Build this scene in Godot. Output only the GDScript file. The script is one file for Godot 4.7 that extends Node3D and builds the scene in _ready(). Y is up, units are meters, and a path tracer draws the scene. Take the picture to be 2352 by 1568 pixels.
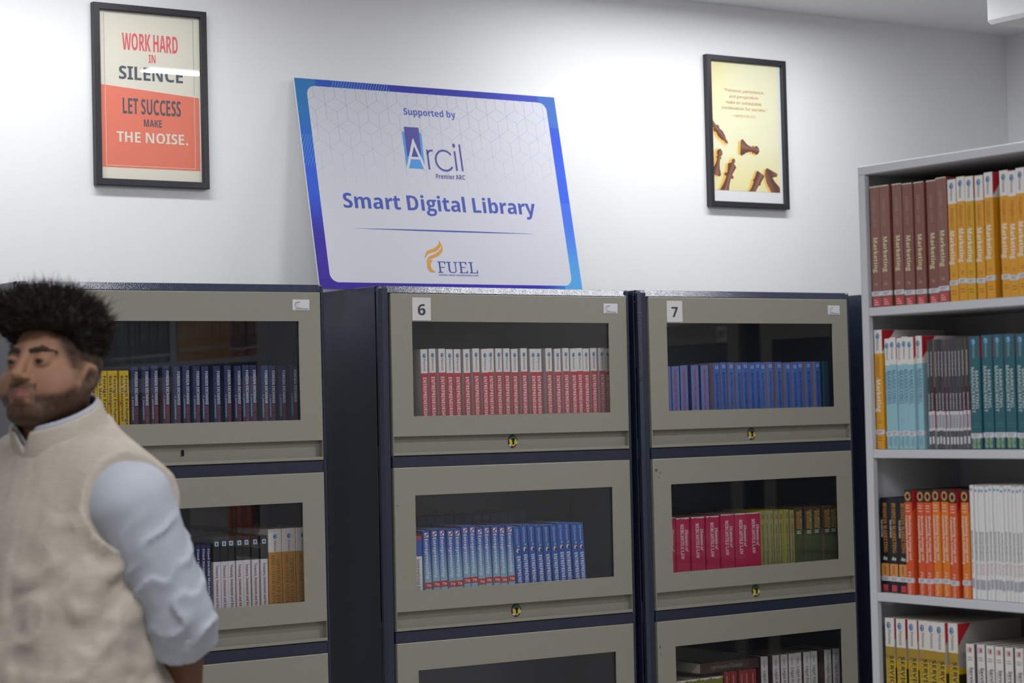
extends Node3D
# A library corner: steel book cases with glass flip doors, a leaning sign board, two framed posters, an open book rack and a passer-by.

const CAB_W := 0.864
const CAB_H := 1.98
const CAB_D := 0.33
const CEIL := 2.955
const RIGHT_X := 5.962

var mats := {}
var fonts := {}
var texts := {}
var used := {}
var shapes := {}
var rng := RandomNumberGenerator.new()
var t0 := 0

# ---------------------------------------------------------------- helpers
func stamp(what: String) -> void:
	print("%6d ms  %s" % [Time.get_ticks_msec() - t0, what])

func lin(hex: String) -> Color:
	return Color(hex).srgb_to_linear()

func numbered(called: String) -> String:
	var n: int = used.get(called, 0)
	used[called] = n + 1
	return called if n == 0 else "%s_%03d" % [called, n]

func paint(hex: String, rough := 0.6, metal := 0.0, spec := 0.5) -> StandardMaterial3D:
	var key := "%s|%s|%s|%s" % [hex, rough, metal, spec]
	if not mats.has(key):
		var m := StandardMaterial3D.new()
		m.albedo_color = Color(hex)
		m.roughness = rough
		m.metallic = metal
		m.metallic_specular = spec
		mats[key] = m
	return mats[key]

func tinted(rough := 0.5, spec := 0.5) -> StandardMaterial3D:
	var key := "vc|%s|%s" % [rough, spec]
	if not mats.has(key):
		var m := StandardMaterial3D.new()
		m.vertex_color_use_as_albedo = true
		m.roughness = rough
		m.metallic_specular = spec
		mats[key] = m
	return mats[key]

func noise_tex(freq: float, as_normal: bool, strength := 1.0, lo := Color.BLACK, hi := Color.WHITE, size := 512, octaves := 3, seed_ := 1, sx := 1.0) -> NoiseTexture2D:
	var n := FastNoiseLite.new()
	n.noise_type = FastNoiseLite.TYPE_SIMPLEX_SMOOTH
	n.frequency = freq
	n.fractal_octaves = octaves
	n.seed = seed_
	var t := NoiseTexture2D.new()
	t.width = size
	t.height = int(size * sx)
	t.seamless = true
	t.noise = n
	t.as_normal_map = as_normal
	t.bump_strength = strength
	if not as_normal:
		var g := Gradient.new()
		g.set_color(0, lo)
		g.set_color(1, hi)
		t.color_ramp = g
	return t

func thing(called: String, label: String, category: String, at := Vector3.ZERO, turn := 0.0, group := "") -> Node3D:
	var o := Node3D.new()
	o.name = numbered(called)
	add_child(o)
	o.position = at
	o.rotation.y = turn
	tag(o, label, category, group)
	return o

func tag(o: Node, label: String, category: String, group := "") -> void:
	o.set_meta("label", label)
	o.set_meta("category", category)
	if group:
		o.set_meta("group", group)

func obj(called: String, m: Mesh, matl: Material, parent: Node) -> MeshInstance3D:
	var o := MeshInstance3D.new()
	o.name = called
	o.mesh = m
	o.material_override = matl
	parent.add_child(o, true)
	return o

func struct(called: String, m: Mesh, matl: Material) -> MeshInstance3D:
	var o := obj(called, m, matl, self)
	o.set_meta("kind", "structure")
	return o

func st_new() -> SurfaceTool:
	var st := SurfaceTool.new()
	st.begin(Mesh.PRIMITIVE_TRIANGLES)
	st.set_smooth_group(-1)
	return st

func done(st: SurfaceTool) -> ArrayMesh:
	st.generate_normals()
	return st.commit()

func tri(st: SurfaceTool, a: Vector3, b: Vector3, c: Vector3, n: Vector3) -> void:
	st.add_vertex(a)
	if (a - c).cross(a - b).dot(n) >= 0.0:
		st.add_vertex(b)
		st.add_vertex(c)
	else:
		st.add_vertex(c)
		st.add_vertex(b)

func quad(st: SurfaceTool, a: Vector3, b: Vector3, c: Vector3, d: Vector3, n: Vector3) -> void:
	tri(st, a, b, c, n)
	tri(st, a, c, d, n)

# a box between two corners with chamfered edges
func bbox(st: SurfaceTool, lo: Vector3, hi: Vector3, b := 0.001) -> void:
	var c := (lo + hi) * 0.5
	var s := (hi - lo) * 0.5
	b = minf(b, minf(s.x, minf(s.y, s.z)) * 0.9)
	var px := func(sx: float, sy: float, sz: float) -> Vector3: return c + Vector3(sx * s.x, sy * (s.y - b), sz * (s.z - b))
	var py := func(sx: float, sy: float, sz: float) -> Vector3: return c + Vector3(sx * (s.x - b), sy * s.y, sz * (s.z - b))
	var pz := func(sx: float, sy: float, sz: float) -> Vector3: return c + Vector3(sx * (s.x - b), sy * (s.y - b), sz * s.z)
	for k in [-1.0, 1.0]:
		quad(st, px.call(k, -1, -1), px.call(k, 1, -1), px.call(k, 1, 1), px.call(k, -1, 1), Vector3(k, 0, 0))
		quad(st, py.call(-1, k, -1), py.call(1, k, -1), py.call(1, k, 1), py.call(-1, k, 1), Vector3(0, k, 0))
		quad(st, pz.call(-1, -1, k), pz.call(1, -1, k), pz.call(1, 1, k), pz.call(-1, 1, k), Vector3(0, 0, k))
		for j in [-1.0, 1.0]:
			quad(st, px.call(k, j, -1), px.call(k, j, 1), py.call(k, j, 1), py.call(k, j, -1), Vector3(k, j, 0))
			quad(st, px.call(k, -1, j), px.call(k, 1, j), pz.call(k, 1, j), pz.call(k, -1, j), Vector3(k, 0, j))
			quad(st, py.call(-1, k, j), py.call(1, k, j), pz.call(1, k, j), pz.call(-1, k, j), Vector3(0, k, j))
			for i in [-1.0, 1.0]:
				tri(st, px.call(k, j, i), py.call(k, j, i), pz.call(k, j, i), Vector3(k, j, i))

func box_mesh(lo: Vector3, hi: Vector3, b := 0.001) -> ArrayMesh:
	var st := st_new()
	bbox(st, lo, hi, b)
	return done(st)

# flat coloured shapes lying just above a surface, facing +z
func flat_poly(st: SurfaceTool, pts: PackedVector2Array, z: float, col: Color) -> void:
	st.set_color(col)
	var ids := Geometry2D.triangulate_polygon(pts)
	for k in range(0, ids.size(), 3):
		tri(st, Vector3(pts[ids[k]].x, pts[ids[k]].y, z), Vector3(pts[ids[k + 1]].x, pts[ids[k + 1]].y, z), Vector3(pts[ids[k + 2]].x, pts[ids[k + 2]].y, z), Vector3.BACK)

func flat_rect(st: SurfaceTool, x0: float, y0: float, x1: float, y1: float, z: float, col: Color) -> void:
	flat_poly(st, PackedVector2Array([Vector2(x0, y0), Vector2(x1, y0), Vector2(x1, y1), Vector2(x0, y1)]), z, col)

func flat_disc(st: SurfaceTool, x: float, y: float, rx: float, ry: float, z: float, col: Color, n := 16) -> void:
	var p := PackedVector2Array()
	for k in n:
		p.append(Vector2(x + rx * cos(TAU * k / n), y + ry * sin(TAU * k / n)))
	flat_poly(st, p, z, col)

func flat_arc(st: SurfaceTool, x: float, y: float, rx: float, ry: float, w: float, a0: float, a1: float, z: float, col: Color, n := 20) -> void:
	st.set_color(col)
	for k in n:
		var u := lerpf(a0, a1, float(k) / n)
		var v := lerpf(a0, a1, float(k + 1) / n)
		quad(st, Vector3(x + rx * cos(u), y + ry * sin(u), z), Vector3(x + rx * cos(v), y + ry * sin(v), z), Vector3(x + (rx - w) * cos(v), y + (ry - w) * sin(v), z), Vector3(x + (rx - w) * cos(u), y + (ry - w) * sin(u), z), Vector3.BACK)

# ---------------------------------------------------------------- lettering
func font(k: String) -> Font:
	if not fonts.has(k):
		var f := SystemFont.new()
		f.font_names = PackedStringArray([{"S": "Droid Serif", "M": "Droid Sans Mono"}.get(k[0], "Droid Sans")])
		f.font_weight = 700 if k.ends_with("b") else 400
		if k[0] == "P":
			var v := FontVariation.new()
			v.base_font = f
			v.spacing_glyph = -1
			fonts[k] = v
		else:
			fonts[k] = f
	return fonts[k]

func text_mesh(s: String, k: String, step := 1.5) -> TextMesh:
	var key := "%s|%s|%s" % [s, k, step]
	if not texts.has(key):
		var t := TextMesh.new()
		t.text = s
		t.font = font(k)
		t.font_size = 48
		t.pixel_size = 0.01
		t.depth = 0.0
		t.curve_step = step
		texts[key] = t
	return texts[key]

# x, y: where the base line starts; long: length of the line; cap: height of a capital; down: the line runs downwards (book spines)
func letter(parent: Node, called: String, s: String, k: String, x: float, y: float, z: float, long: float, cap: float, hex: String, down := false, step := 1.5, slant := 0.0) -> MeshInstance3D:
	var t := text_mesh(s, k, step)
	var box := t.get_aabb()
	var h := text_mesh("H", k, 4.0).get_aabb()
	var sx := long / box.size.x
	var sy := cap / h.size.y
	var o := obj(called, t, paint(hex, 0.55), parent)
	var b := Basis(Vector3(sx, 0, 0), Vector3(slant * sy, sy, 0), Vector3(0, 0, 1))
	var shift := Vector3(-box.position.x * sx, -h.position.y * sy, 0)
	if down:
		var turn := Basis(Vector3(0, -1, 0), Vector3(1, 0, 0), Vector3(0, 0, 1))
		b = turn * b
		shift = turn * shift
	o.transform = Transform3D(b, Vector3(x, y, z) + shift)
	return o

# ---------------------------------------------------------------- the scene
func _ready() -> void:
	t0 = Time.get_ticks_msec()
	rng.seed = 7
	# camera: 50 mm lens on a small sensor, 1.62 m above the floor, looking to the right along the wall
	var cam := Camera3D.new()
	cam.name = "camera"
	add_child(cam)
	cam.transform = Transform3D(Basis(Vector3(0.82531399, -0.02435218, 0.56414873), Vector3(0.00171497, 0.99917313, 0.04062164), Vector3(-0.56467148, -0.03255811, 0.82467332)), Vector3(0.0, 1.62461, 5.45859))
	cam.near = 0.05
	cam.far = 60.0
	var eye := CameraAttributesPhysical.new()
	eye.frustum_focal_length = 12.0 / (784.0 / 4953.34)
	eye.frustum_focus_distance = 5.95
	eye.exposure_aperture = 4.2
	eye.frustum_near = 0.05
	eye.frustum_far = 60.0
	cam.attributes = eye
	cam.fov = rad_to_deg(2.0 * atan(784.0 / 4953.34))
	cam.current = true
	var we := WorldEnvironment.new()
	we.name = "world"
	var env := Environment.new()
	env.background_mode = Environment.BG_COLOR
	env.background_color = Color(0, 0, 0)
	env.tonemap_mode = Environment.TONE_MAPPER_LINEAR
	env.tonemap_exposure = 0.34
	env.sdfgi_enabled = true
	env.ssao_enabled = true
	env.ssil_enabled = true
	we.environment = env
	add_child(we)
	# linear ceiling lights: a row close to the wall, the row that the poster glass mirrors, rows over the room, and one lamp added to lift the right wall
	var lamp_label := "slim white linear ceiling light"
	ceiling_light(Vector3(2.02, CEIL, 0.5), 1.2, 0.6, lamp_label + " close to the wall above the slogan poster")
	ceiling_light(Vector3(4.37, CEIL, 0.5), 1.2, 0.66, lamp_label + " close to the wall above the chess poster")
	ceiling_light(Vector3(3.7, CEIL, 1.9), 0.6, 1.0, lamp_label + " over the open book rack")
	ceiling_light(Vector3(1.3, CEIL, 2.9), 1.2, 1.7, lamp_label + " over the passer-by")
	ceiling_light(Vector3(2.0, CEIL, 4.6), 1.2, 1.0, lamp_label + " over the middle of the room")
	ceiling_light(Vector3(-0.8, CEIL, 4.6), 1.2, 0.8, lamp_label + " over the camera side of the room")
	ceiling_light(Vector3(5.25, CEIL, 3.5), 1.2, 1.0, lamp_label + " added out of view to brighten the right wall")  # unseen lamp, added to brighten the right wall and the corner
	stamp("lights")
	build_room()
	build_cabinets()
	stamp("cabinets")
	build_racks()
	build_wall_things()
	stamp("wall things")
	build_books()
	stamp("books")
	build_person()
	stamp("person")

func ceiling_light(at: Vector3, long: float, power: float, label: String) -> void:
	var t := thing("ceiling_light", label, "ceiling light", at, 0.0, "linear ceiling lights")
	var x := long * 0.5
	if not mats.has("lamp_glow"):
		var glow := paint("fbfcff", 0.5).duplicate()
		glow.emission_enabled = true
		glow.emission = Color(0.97, 0.98, 1.0)
		glow.emission_energy_multiplier = 9.0
		mats["lamp_glow"] = glow
	obj("housing", box_mesh(Vector3(-x - 0.01, -0.022, -0.05), Vector3(x + 0.01, -0.0005, 0.05), 0.003), paint("e8e8e8", 0.4), t)
	obj("diffuser", box_mesh(Vector3(-x, -0.027, -0.0425), Vector3(x, -0.0225, 0.0425), 0.002), mats["lamp_glow"], t)
	var l := AreaLight3D.new()
	l.name = "tube_light"
	l.area_size = Vector2(long, 0.085)
	l.area_normalize_energy = true
	l.light_energy = 5.0 * power
	l.light_color = Color(0.985, 0.992, 1.0)
	l.shadow_enabled = true
	l.area_range = 14.0
	l.area_attenuation = 2.0
	l.position = Vector3(0, -0.029, 0)
	l.rotation.x = -PI / 2
	t.add_child(l)

func build_room() -> void:
	var plaster := paint("f2f2f3", 0.75)
	plaster.normal_enabled = true
	plaster.normal_texture = noise_tex(0.03, true, 3.0, Color.BLACK, Color.WHITE, 512, 4, 3)
	plaster.normal_scale = 0.07
	plaster.uv1_triplanar = true
	plaster.uv1_world_triplanar = true
	plaster.uv1_scale = Vector3(1.6, 1.6, 1.6)
	var x0 := -3.2
	var z1 := 7.6
	struct("wall_back", box_mesh(Vector3(x0 - 0.2, -0.2, -0.2), Vector3(RIGHT_X + 0.2, CEIL + 0.2, 0.0), 0.0005), plaster)
	struct("wall_right", box_mesh(Vector3(RIGHT_X, -0.2, 0.0), Vector3(RIGHT_X + 0.2, CEIL + 0.2, z1), 0.0005), plaster)
	struct("wall_left", box_mesh(Vector3(x0 - 0.2, -0.2, 0.0), Vector3(x0, CEIL + 0.2, z1), 0.0005), plaster)
	struct("wall_front", box_mesh(Vector3(x0 - 0.2, -0.2, z1), Vector3(RIGHT_X + 0.2, CEIL + 0.2, z1 + 0.2), 0.0005), plaster)
	struct("ceiling", box_mesh(Vector3(x0, CEIL, 0.0), Vector3(RIGHT_X, CEIL + 0.2, z1), 0.0005), plaster)
	var tiles := paint("c2c0bb", 0.4)
	struct("floor", box_mesh(Vector3(x0, -0.2, 0.0), Vector3(RIGHT_X, 0.0, z1), 0.0005), tiles)
	# boxed beam under the ceiling, its end standing short of the corner
	struct("trim_1", box_mesh(Vector3(4.98, 2.785, 0.82), Vector3(5.4, CEIL, 5.2), 0.012), plaster)

# ---------------------------------------------------------------- steel book cases
func door_shape() -> ArrayMesh:
	var st := st_new()
	var w := 0.8157
	var h := 0.4519
	var c := 0.0012
	var d := -0.02
	var wd := -0.0035
	var wx0 := 0.0671
	var wx1 := 0.7491
	var wy0 := -0.0779
	var wy1 := -0.3428
	var ry0 := -0.3985
	var ry1 := -0.4432
	var F := Vector3.BACK
	var rect := func(xa: float, ya: float, xb: float, yb: float, z: float) -> void: quad(st, Vector3(xa, ya, z), Vector3(xb, ya, z), Vector3(xb, yb, z), Vector3(xa, yb, z), Vector3.BACK)
	rect.call(c, -c, w - c, wy0, 0.0)
	rect.call(c, wy0, wx0, wy1, 0.0)
	rect.call(wx1, wy0, w - c, wy1, 0.0)
	rect.call(c, wy1, w - c, ry0, 0.0)
	rect.call(c, ry1, w - c, -h + c, 0.0)
	# window reveal
	quad(st, Vector3(wx0, wy0, 0), Vector3(wx1, wy0, 0), Vector3(wx1, wy0, wd), Vector3(wx0, wy0, wd), Vector3.DOWN)
	quad(st, Vector3(wx0, wy1, 0), Vector3(wx1, wy1, 0), Vector3(wx1, wy1, wd), Vector3(wx0, wy1, wd), Vector3.UP)
	quad(st, Vector3(wx0, wy0, 0), Vector3(wx0, wy1, 0), Vector3(wx0, wy1, wd), Vector3(wx0, wy0, wd), Vector3.RIGHT)
	quad(st, Vector3(wx1, wy0, 0), Vector3(wx1, wy1, 0), Vector3(wx1, wy1, wd), Vector3(wx1, wy0, wd), Vector3.LEFT)
	# finger channel
	var e := 0.0018
	quad(st, Vector3(e, ry0, 0), Vector3(w - e, ry0, 0), Vector3(w - e, ry0, d), Vector3(e, ry0, d), Vector3.DOWN)
	quad(st, Vector3(e, ry0, d), Vector3(w - e, ry0, d), Vector3(w - e, ry1, d), Vector3(e, ry1, d), F)
	quad(st, Vector3(e, ry1, 0), Vector3(w - e, ry1, 0), Vector3(w - e, ry1, d), Vector3(e, ry1, d), Vector3.UP)
	quad(st, Vector3(e, ry0, 0), Vector3(e, ry1, 0), Vector3(e, ry1, d), Vector3(e, ry0, d), Vector3.RIGHT)
	quad(st, Vector3(w - e, ry0, 0), Vector3(w - e, ry1, 0), Vector3(w - e, ry1, d), Vector3(w - e, ry0, d), Vector3.LEFT)
	rect.call(c, ry0, e, ry1, 0.0)
	rect.call(w - e, ry0, w - c, ry1, 0.0)
	# chamfer and sides
	var inner := [Vector3(c, -c, 0), Vector3(w - c, -c, 0), Vector3(w - c, -h + c, 0), Vector3(c, -h + c, 0)]
	var mid := [Vector3(0, 0, -c), Vector3(w, 0, -c), Vector3(w, -h, -c), Vector3(0, -h, -c)]
	var back := [Vector3(0, 0, d), Vector3(w, 0, d), Vector3(w, -h, d), Vector3(0, -h, d)]
	var out := [Vector3.UP, Vector3.RIGHT, Vector3.DOWN, Vector3.LEFT]
	for k in 4:
		var j := (k + 1) % 4
		quad(st, inner[k], inner[j], mid[j], mid[k], out[k] + F)
		quad(st, mid[k], mid[j], back[j], back[k], out[k])
	var B := Vector3.FORWARD
	for r in [[0.0, 0.0, w, wy0], [0.0, wy0, wx0, wy1], [wx1, wy0, w, wy1], [0.0, wy1, w, ry0]]:
		quad(st, Vector3(r[0], r[1], wd), Vector3(r[2], r[1], wd), Vector3(r[2], r[3], wd), Vector3(r[0], r[3], wd), B)
	quad(st, Vector3(0, ry0, wd), Vector3(w, ry0, wd), Vector3(w, ry0, d - 0.0005), Vector3(0, ry0, d - 0.0005), Vector3.UP)
	quad(st, Vector3(0, ry0, d - 0.0005), Vector3(w, ry0, d - 0.0005), Vector3(w, -h, d - 0.0005), Vector3(0, -h, d - 0.0005), B)
	return done(st)

func frame_shape() -> ArrayMesh:
	var st := st_new()
	bbox(st, Vector3(0, 0.0, -0.03), Vector3(0.0335, CAB_H - 0.0005, -0.003), 0.008)
	bbox(st, Vector3(0.8516, 0.0, -0.03), Vector3(CAB_W, CAB_H - 0.0005, -0.003), 0.004)
	# top rail with a sloping front face
	var p := [Vector2(-0.03, CAB_H), Vector2(-0.0195, CAB_H), Vector2(-0.018, CAB_H - 0.0004), Vector2(-0.0032, CAB_H - 0.019), Vector2(-0.0025, CAB_H - 0.0205), Vector2(-0.03, CAB_H - 0.0205)]
	var x0 := 0.0045
	var x1 := CAB_W - 0.0035
	for k in p.size() - 1:
		var a: Vector2 = p[k]
		var b: Vector2 = p[k + 1]
		var n := Vector3(0, a.x - b.x, b.y - a.y) * -1.0
		quad(st, Vector3(x0, a.y, a.x), Vector3(x1, a.y, a.x), Vector3(x1, b.y, b.x), Vector3(x0, b.y, b.x), n)
		tri(st, Vector3(x0, CAB_H - 0.0205, -0.03), Vector3(x0, a.y, a.x), Vector3(x0, b.y, b.x), Vector3.LEFT)
		tri(st, Vector3(x1, CAB_H - 0.0205, -0.03), Vector3(x1, a.y, a.x), Vector3(x1, b.y, b.x), Vector3.RIGHT)
	return done(st)

func lock_shape() -> ArrayMesh:
	var st := st_new()
	var r := 0.0165
	var z := 0.0
	for k in 12:
		var a := TAU * k / 12.0
		var b := TAU * (k + 1) / 12.0
		var cols := [lin("1f2c7a"), lin("b3202a"), lin("1f2c7a"), lin("d8d8d0")]
		var col: Color = cols[k % 4]
		if k in [2, 3]:
			col = lin("1f5a34")
		st.set_color(col)
		quad(st, Vector3(r * cos(a), r * 1.15 * sin(a), z + 0.002), Vector3(r * cos(b), r * 1.15 * sin(b), z + 0.002), Vector3(r * 0.76 * cos(b), r * 0.87 * sin(b), z + 0.0032), Vector3(r * 0.76 * cos(a), r * 0.87 * sin(a), z + 0.0032), Vector3.BACK)
		quad(st, Vector3(r * cos(a), r * 1.15 * sin(a), z), Vector3(r * cos(b), r * 1.15 * sin(b), z), Vector3(r * cos(b), r * 1.15 * sin(b), z + 0.002), Vector3(r * cos(a), r * 1.15 * sin(a), z + 0.002), Vector3(cos(a), sin(a), 0))
		st.set_color(lin("2f7a3a") if k in [1, 2, 3, 4] else lin("d9c93a"))
		tri(st, Vector3(r * 0.76 * cos(a), r * 0.87 * sin(a), z + 0.0032), Vector3(r * 0.76 * cos(b), r * 0.87 * sin(b), z + 0.0032), Vector3(0, 0, z + 0.0034), Vector3.BACK)
	st.set_color(lin("15151a"))
	bbox(st, Vector3(-0.0022, -0.009, z + 0.003), Vector3(0.0022, 0.006, z + 0.0075), 0.0008)
	bbox(st, Vector3(-0.0034, 0.001, z + 0.003), Vector3(0.0034, 0.0075, z + 0.0085), 0.001)
	return done(st)

func sticker_print_shape() -> ArrayMesh:
	var st := st_new()
	var ink := lin("3a3a40")
	flat_arc(st, 0.021, -0.0145, 0.0145, 0.0085, 0.0011, PI * 0.45, PI * 1.55, 0.0006, ink, 16)
	flat_arc(st, 0.0225, -0.0125, 0.0125, 0.006, 0.0007, PI * 0.5, PI * 1.35, 0.0006, lin("77777c"), 12)
	flat_arc(st, 0.024, -0.013, 0.009, 0.005, 0.0005, PI * 0.5, PI * 1.2, 0.0006, lin("77777c"), 10)
	flat_rect(st, 0.006, -0.0224, 0.032, -0.0218, 0.0006, lin("88888c"))
	flat_rect(st, 0.008, -0.0262, 0.047, -0.0246, 0.0006, lin("55555a"))
	return done(st)

func make_cabinet(label: String, group: String, at: Vector3, yaw: float, roll: float, numeral := "", sticker := true, badges := [true, true, true, true]) -> Node3D:
	var navy: Material = mats["navy"]
	var beige: Material = mats["beige"]
	var t := thing("book_cabinet", label, "cabinet", at + Vector3(CAB_H * roll, maxf(-roll, 0.0) * CAB_W, 0), yaw, group)
	t.rotation.z = roll
	if not shapes.has("door"):
		shapes["door"] = door_shape()
		shapes["frame"] = frame_shape()
		shapes["side_l"] = box_mesh(Vector3(0.0, 0.0, -CAB_D), Vector3(0.003, CAB_H - 0.001, -0.0305), 0.001)
		shapes["side_r"] = box_mesh(Vector3(CAB_W - 0.003, 0.0, -CAB_D), Vector3(CAB_W, CAB_H - 0.001, -0.0305), 0.001)
		shapes["top"] = box_mesh(Vector3(0.0031, CAB_H - 0.016, -CAB_D), Vector3(CAB_W - 0.0031, CAB_H, -0.0305), 0.001)
		shapes["back"] = box_mesh(Vector3(0.0031, 0.0, -CAB_D), Vector3(CAB_W - 0.0031, CAB_H - 0.0165, -CAB_D + 0.004), 0.001)
		var st := st_new()
		bbox(st, Vector3(0.0336, -0.034, -0.026), Vector3(0.8515, -0.0015, -0.004), 0.0015)
		bbox(st, Vector3(0.0031, -0.034, -CAB_D + 0.0045), Vector3(CAB_W - 0.0031, 0.028, -0.0306), 0.001)
		shapes["shelf"] = done(st)
		shapes["plinth"] = box_mesh(Vector3(0.0336, 0.0, -0.03), Vector3(0.8515, 0.062, -0.006), 0.0015)
		shapes["pane"] = box_mesh(Vector3(0.0601, -0.3498, -0.0077), Vector3(0.7561, -0.0709, -0.0037), 0.0003)
		shapes["lock"] = lock_shape()
		shapes["keyhole"] = box_mesh(Vector3(-0.003, -0.008, 0.0), Vector3(0.003, 0.008, 0.006), 0.0012)
		shapes["paper"] = box_mesh(Vector3(0, -0.064, 0.0002), Vector3(0.0605, 0, 0.0005), 0.0001)
		shapes["sticker"] = box_mesh(Vector3(0, -0.0285, 0.0002), Vector3(0.051, 0, 0.0005), 0.0001)
		shapes["sticker_print"] = sticker_print_shape()
	obj("side_panel", shapes["side_l"], navy, t)
	obj("side_panel", shapes["side_r"], navy, t)
	obj("top_panel", shapes["top"], navy, t)
	obj("back_panel", shapes["back"], navy, t)
	obj("front_frame", shapes["frame"], navy, t)
	obj("plinth", shapes["plinth"], navy, t)
	for k in 4:
		var y := CAB_H - 0.0217 - 0.4855 * k
		if k < 3:
			obj("shelf", shapes["shelf"], navy, t).position.y = y - 0.4519
		else:
			obj("shelf", shapes["shelf"], navy, t).position.y = 0.0355
		var d := obj("door", shapes["door"], beige, t)
		d.position = Vector3(0.0347, y, 0.0)
		obj("glass_pane", shapes["pane"], mats["glass"], d)
		var l: MeshInstance3D
		if badges[k]:
			l = obj("lock_badge", shapes["lock"], tinted(0.3), d)
		else:
			l = obj("keyhole", shapes["keyhole"], paint("1a1a1c", 0.35, 0.5), d)
		l.position = Vector3(0.4095, -0.4205, -0.0199)
	if numeral:
		var p := obj("number_label", shapes["paper"], paint("d5d2d2", 0.7), t)
		p.position = Vector3(0.1037, CAB_H - 0.0325, 0.0)
		var wide := 0.025 if numeral.length() == 1 else 0.042
		letter(p, "numeral", numeral, "Bb", 0.0302 - wide * 0.5, -0.049, 0.0007, wide, 0.0305, "3c3a40", false, 1.0)
	if sticker:
		var s := obj("asset_sticker", shapes["sticker"], paint("dcdce0", 0.45), t)
		s.position = Vector3(0.766, CAB_H - 0.0415, 0.0)
		obj("sticker_print", shapes["sticker_print"], tinted(0.6), s)
	return t

func build_cabinets() -> void:
	var navy := paint("252c40", 0.2, 0.0, 0.6)
	navy.normal_enabled = true
	navy.normal_texture = noise_tex(0.06, true, 4.0, Color.BLACK, Color.WHITE, 512, 2, 11)
	navy.normal_scale = 0.45
	navy.uv1_triplanar = true
	navy.uv1_scale = Vector3(9, 9, 9)
	mats["navy"] = navy
	var beige := paint("939083", 0.42)
	beige.normal_enabled = true
	beige.normal_texture = noise_tex(0.07, true, 3.0, Color.BLACK, Color.WHITE, 512, 2, 17)
	beige.normal_scale = 0.2
	beige.uv1_triplanar = true
	beige.uv1_scale = Vector3(8, 8, 8)
	mats["beige"] = beige
	var g := StandardMaterial3D.new()
	g.transparency = BaseMaterial3D.TRANSPARENCY_ALPHA
	g.albedo_color = Color(0.93, 0.96, 0.95, 0.004)
	g.roughness = 0.0
	g.metallic_specular = 0.42
	mats["glass"] = g
	var kind := "navy steel cabinet with beige glass flip doors, "
	var grp := "steel book cabinets"
	make_cabinet(kind + "behind the man", grp, Vector3(2.0122, 0, 0.3552), -0.012, 0.0014, "", true, [false, true, true, true])
	var c6 := make_cabinet(kind + "numbered 6, under the sign board", grp, Vector3(3.0718, 0, 0.3308), -0.0109, -0.0045, "6")
	var c7 := make_cabinet(kind + "numbered 7, under the chess poster", grp, Vector3(3.9537, 0, 0.364), 0.0127, 0.0009, "7")
	make_cabinet(kind + "in the corner, beside the one labelled 7", grp, Vector3(4.93, 0, 0.35), 0.0, 0.0, "", false)
	make_cabinet(kind + "against the right wall near the corner", grp, Vector3(5.61, 0, 0.79), -PI / 2, 0.0, "", false)
	make_cabinet(kind + "numbered 10, against the right wall", grp, Vector3(5.61, 0, 1.733), -PI / 2, 0.0, "10")
	scuff(c7, 1, 0.012, -0.033, 0.016, 0.014, "5c5a50", 3)
	scuff(c7, 1, 0.026, -0.042, 0.012, 0.006, "77756a", 5)
	scuff(c7, 1, 0.02, -0.055, 0.007, 0.011, "807e72", 8)
	scuff(c6, 1, 0.009, -0.104, 0.005, 0.006, "55545e", 4)
	scuff(c6, 1, 0.014, -0.118, 0.004, 0.01, "858378", 9)
	scuff(c6, 1, 0.806, -0.062, 0.008, 0.005, "858378", 2)
	scuff(c7, 2, 0.008, -0.075, 0.004, 0.012, "3a3a3c", 6)
	scuff(c7, 2, 0.01, -0.098, 0.003, 0.01, "3a3a3c", 7)

# small rubbed patches where the paint is scuffed
func scuff(cab: Node3D, door: int, x: float, y: float, w: float, h: float, hex: String, seed_: int) -> void:
	var doors := cab.get_children().filter(func(c: Node) -> bool: return String(c.name).begins_with("door"))
	var r := RandomNumberGenerator.new()
	r.seed = seed_
	var p := PackedVector2Array()
	for k in 11:
		var a := TAU * k / 11.0
		var q := r.randf_range(0.35, 1.0)
		p.append(Vector2(x + w * 0.5 * cos(a) * q, y + h * 0.5 * sin(a) * q))
	var st := st_new()
	flat_poly(st, p, 0.0003, lin(hex))
	obj("scuff", done(st), tinted(0.6), doors[door])

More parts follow.
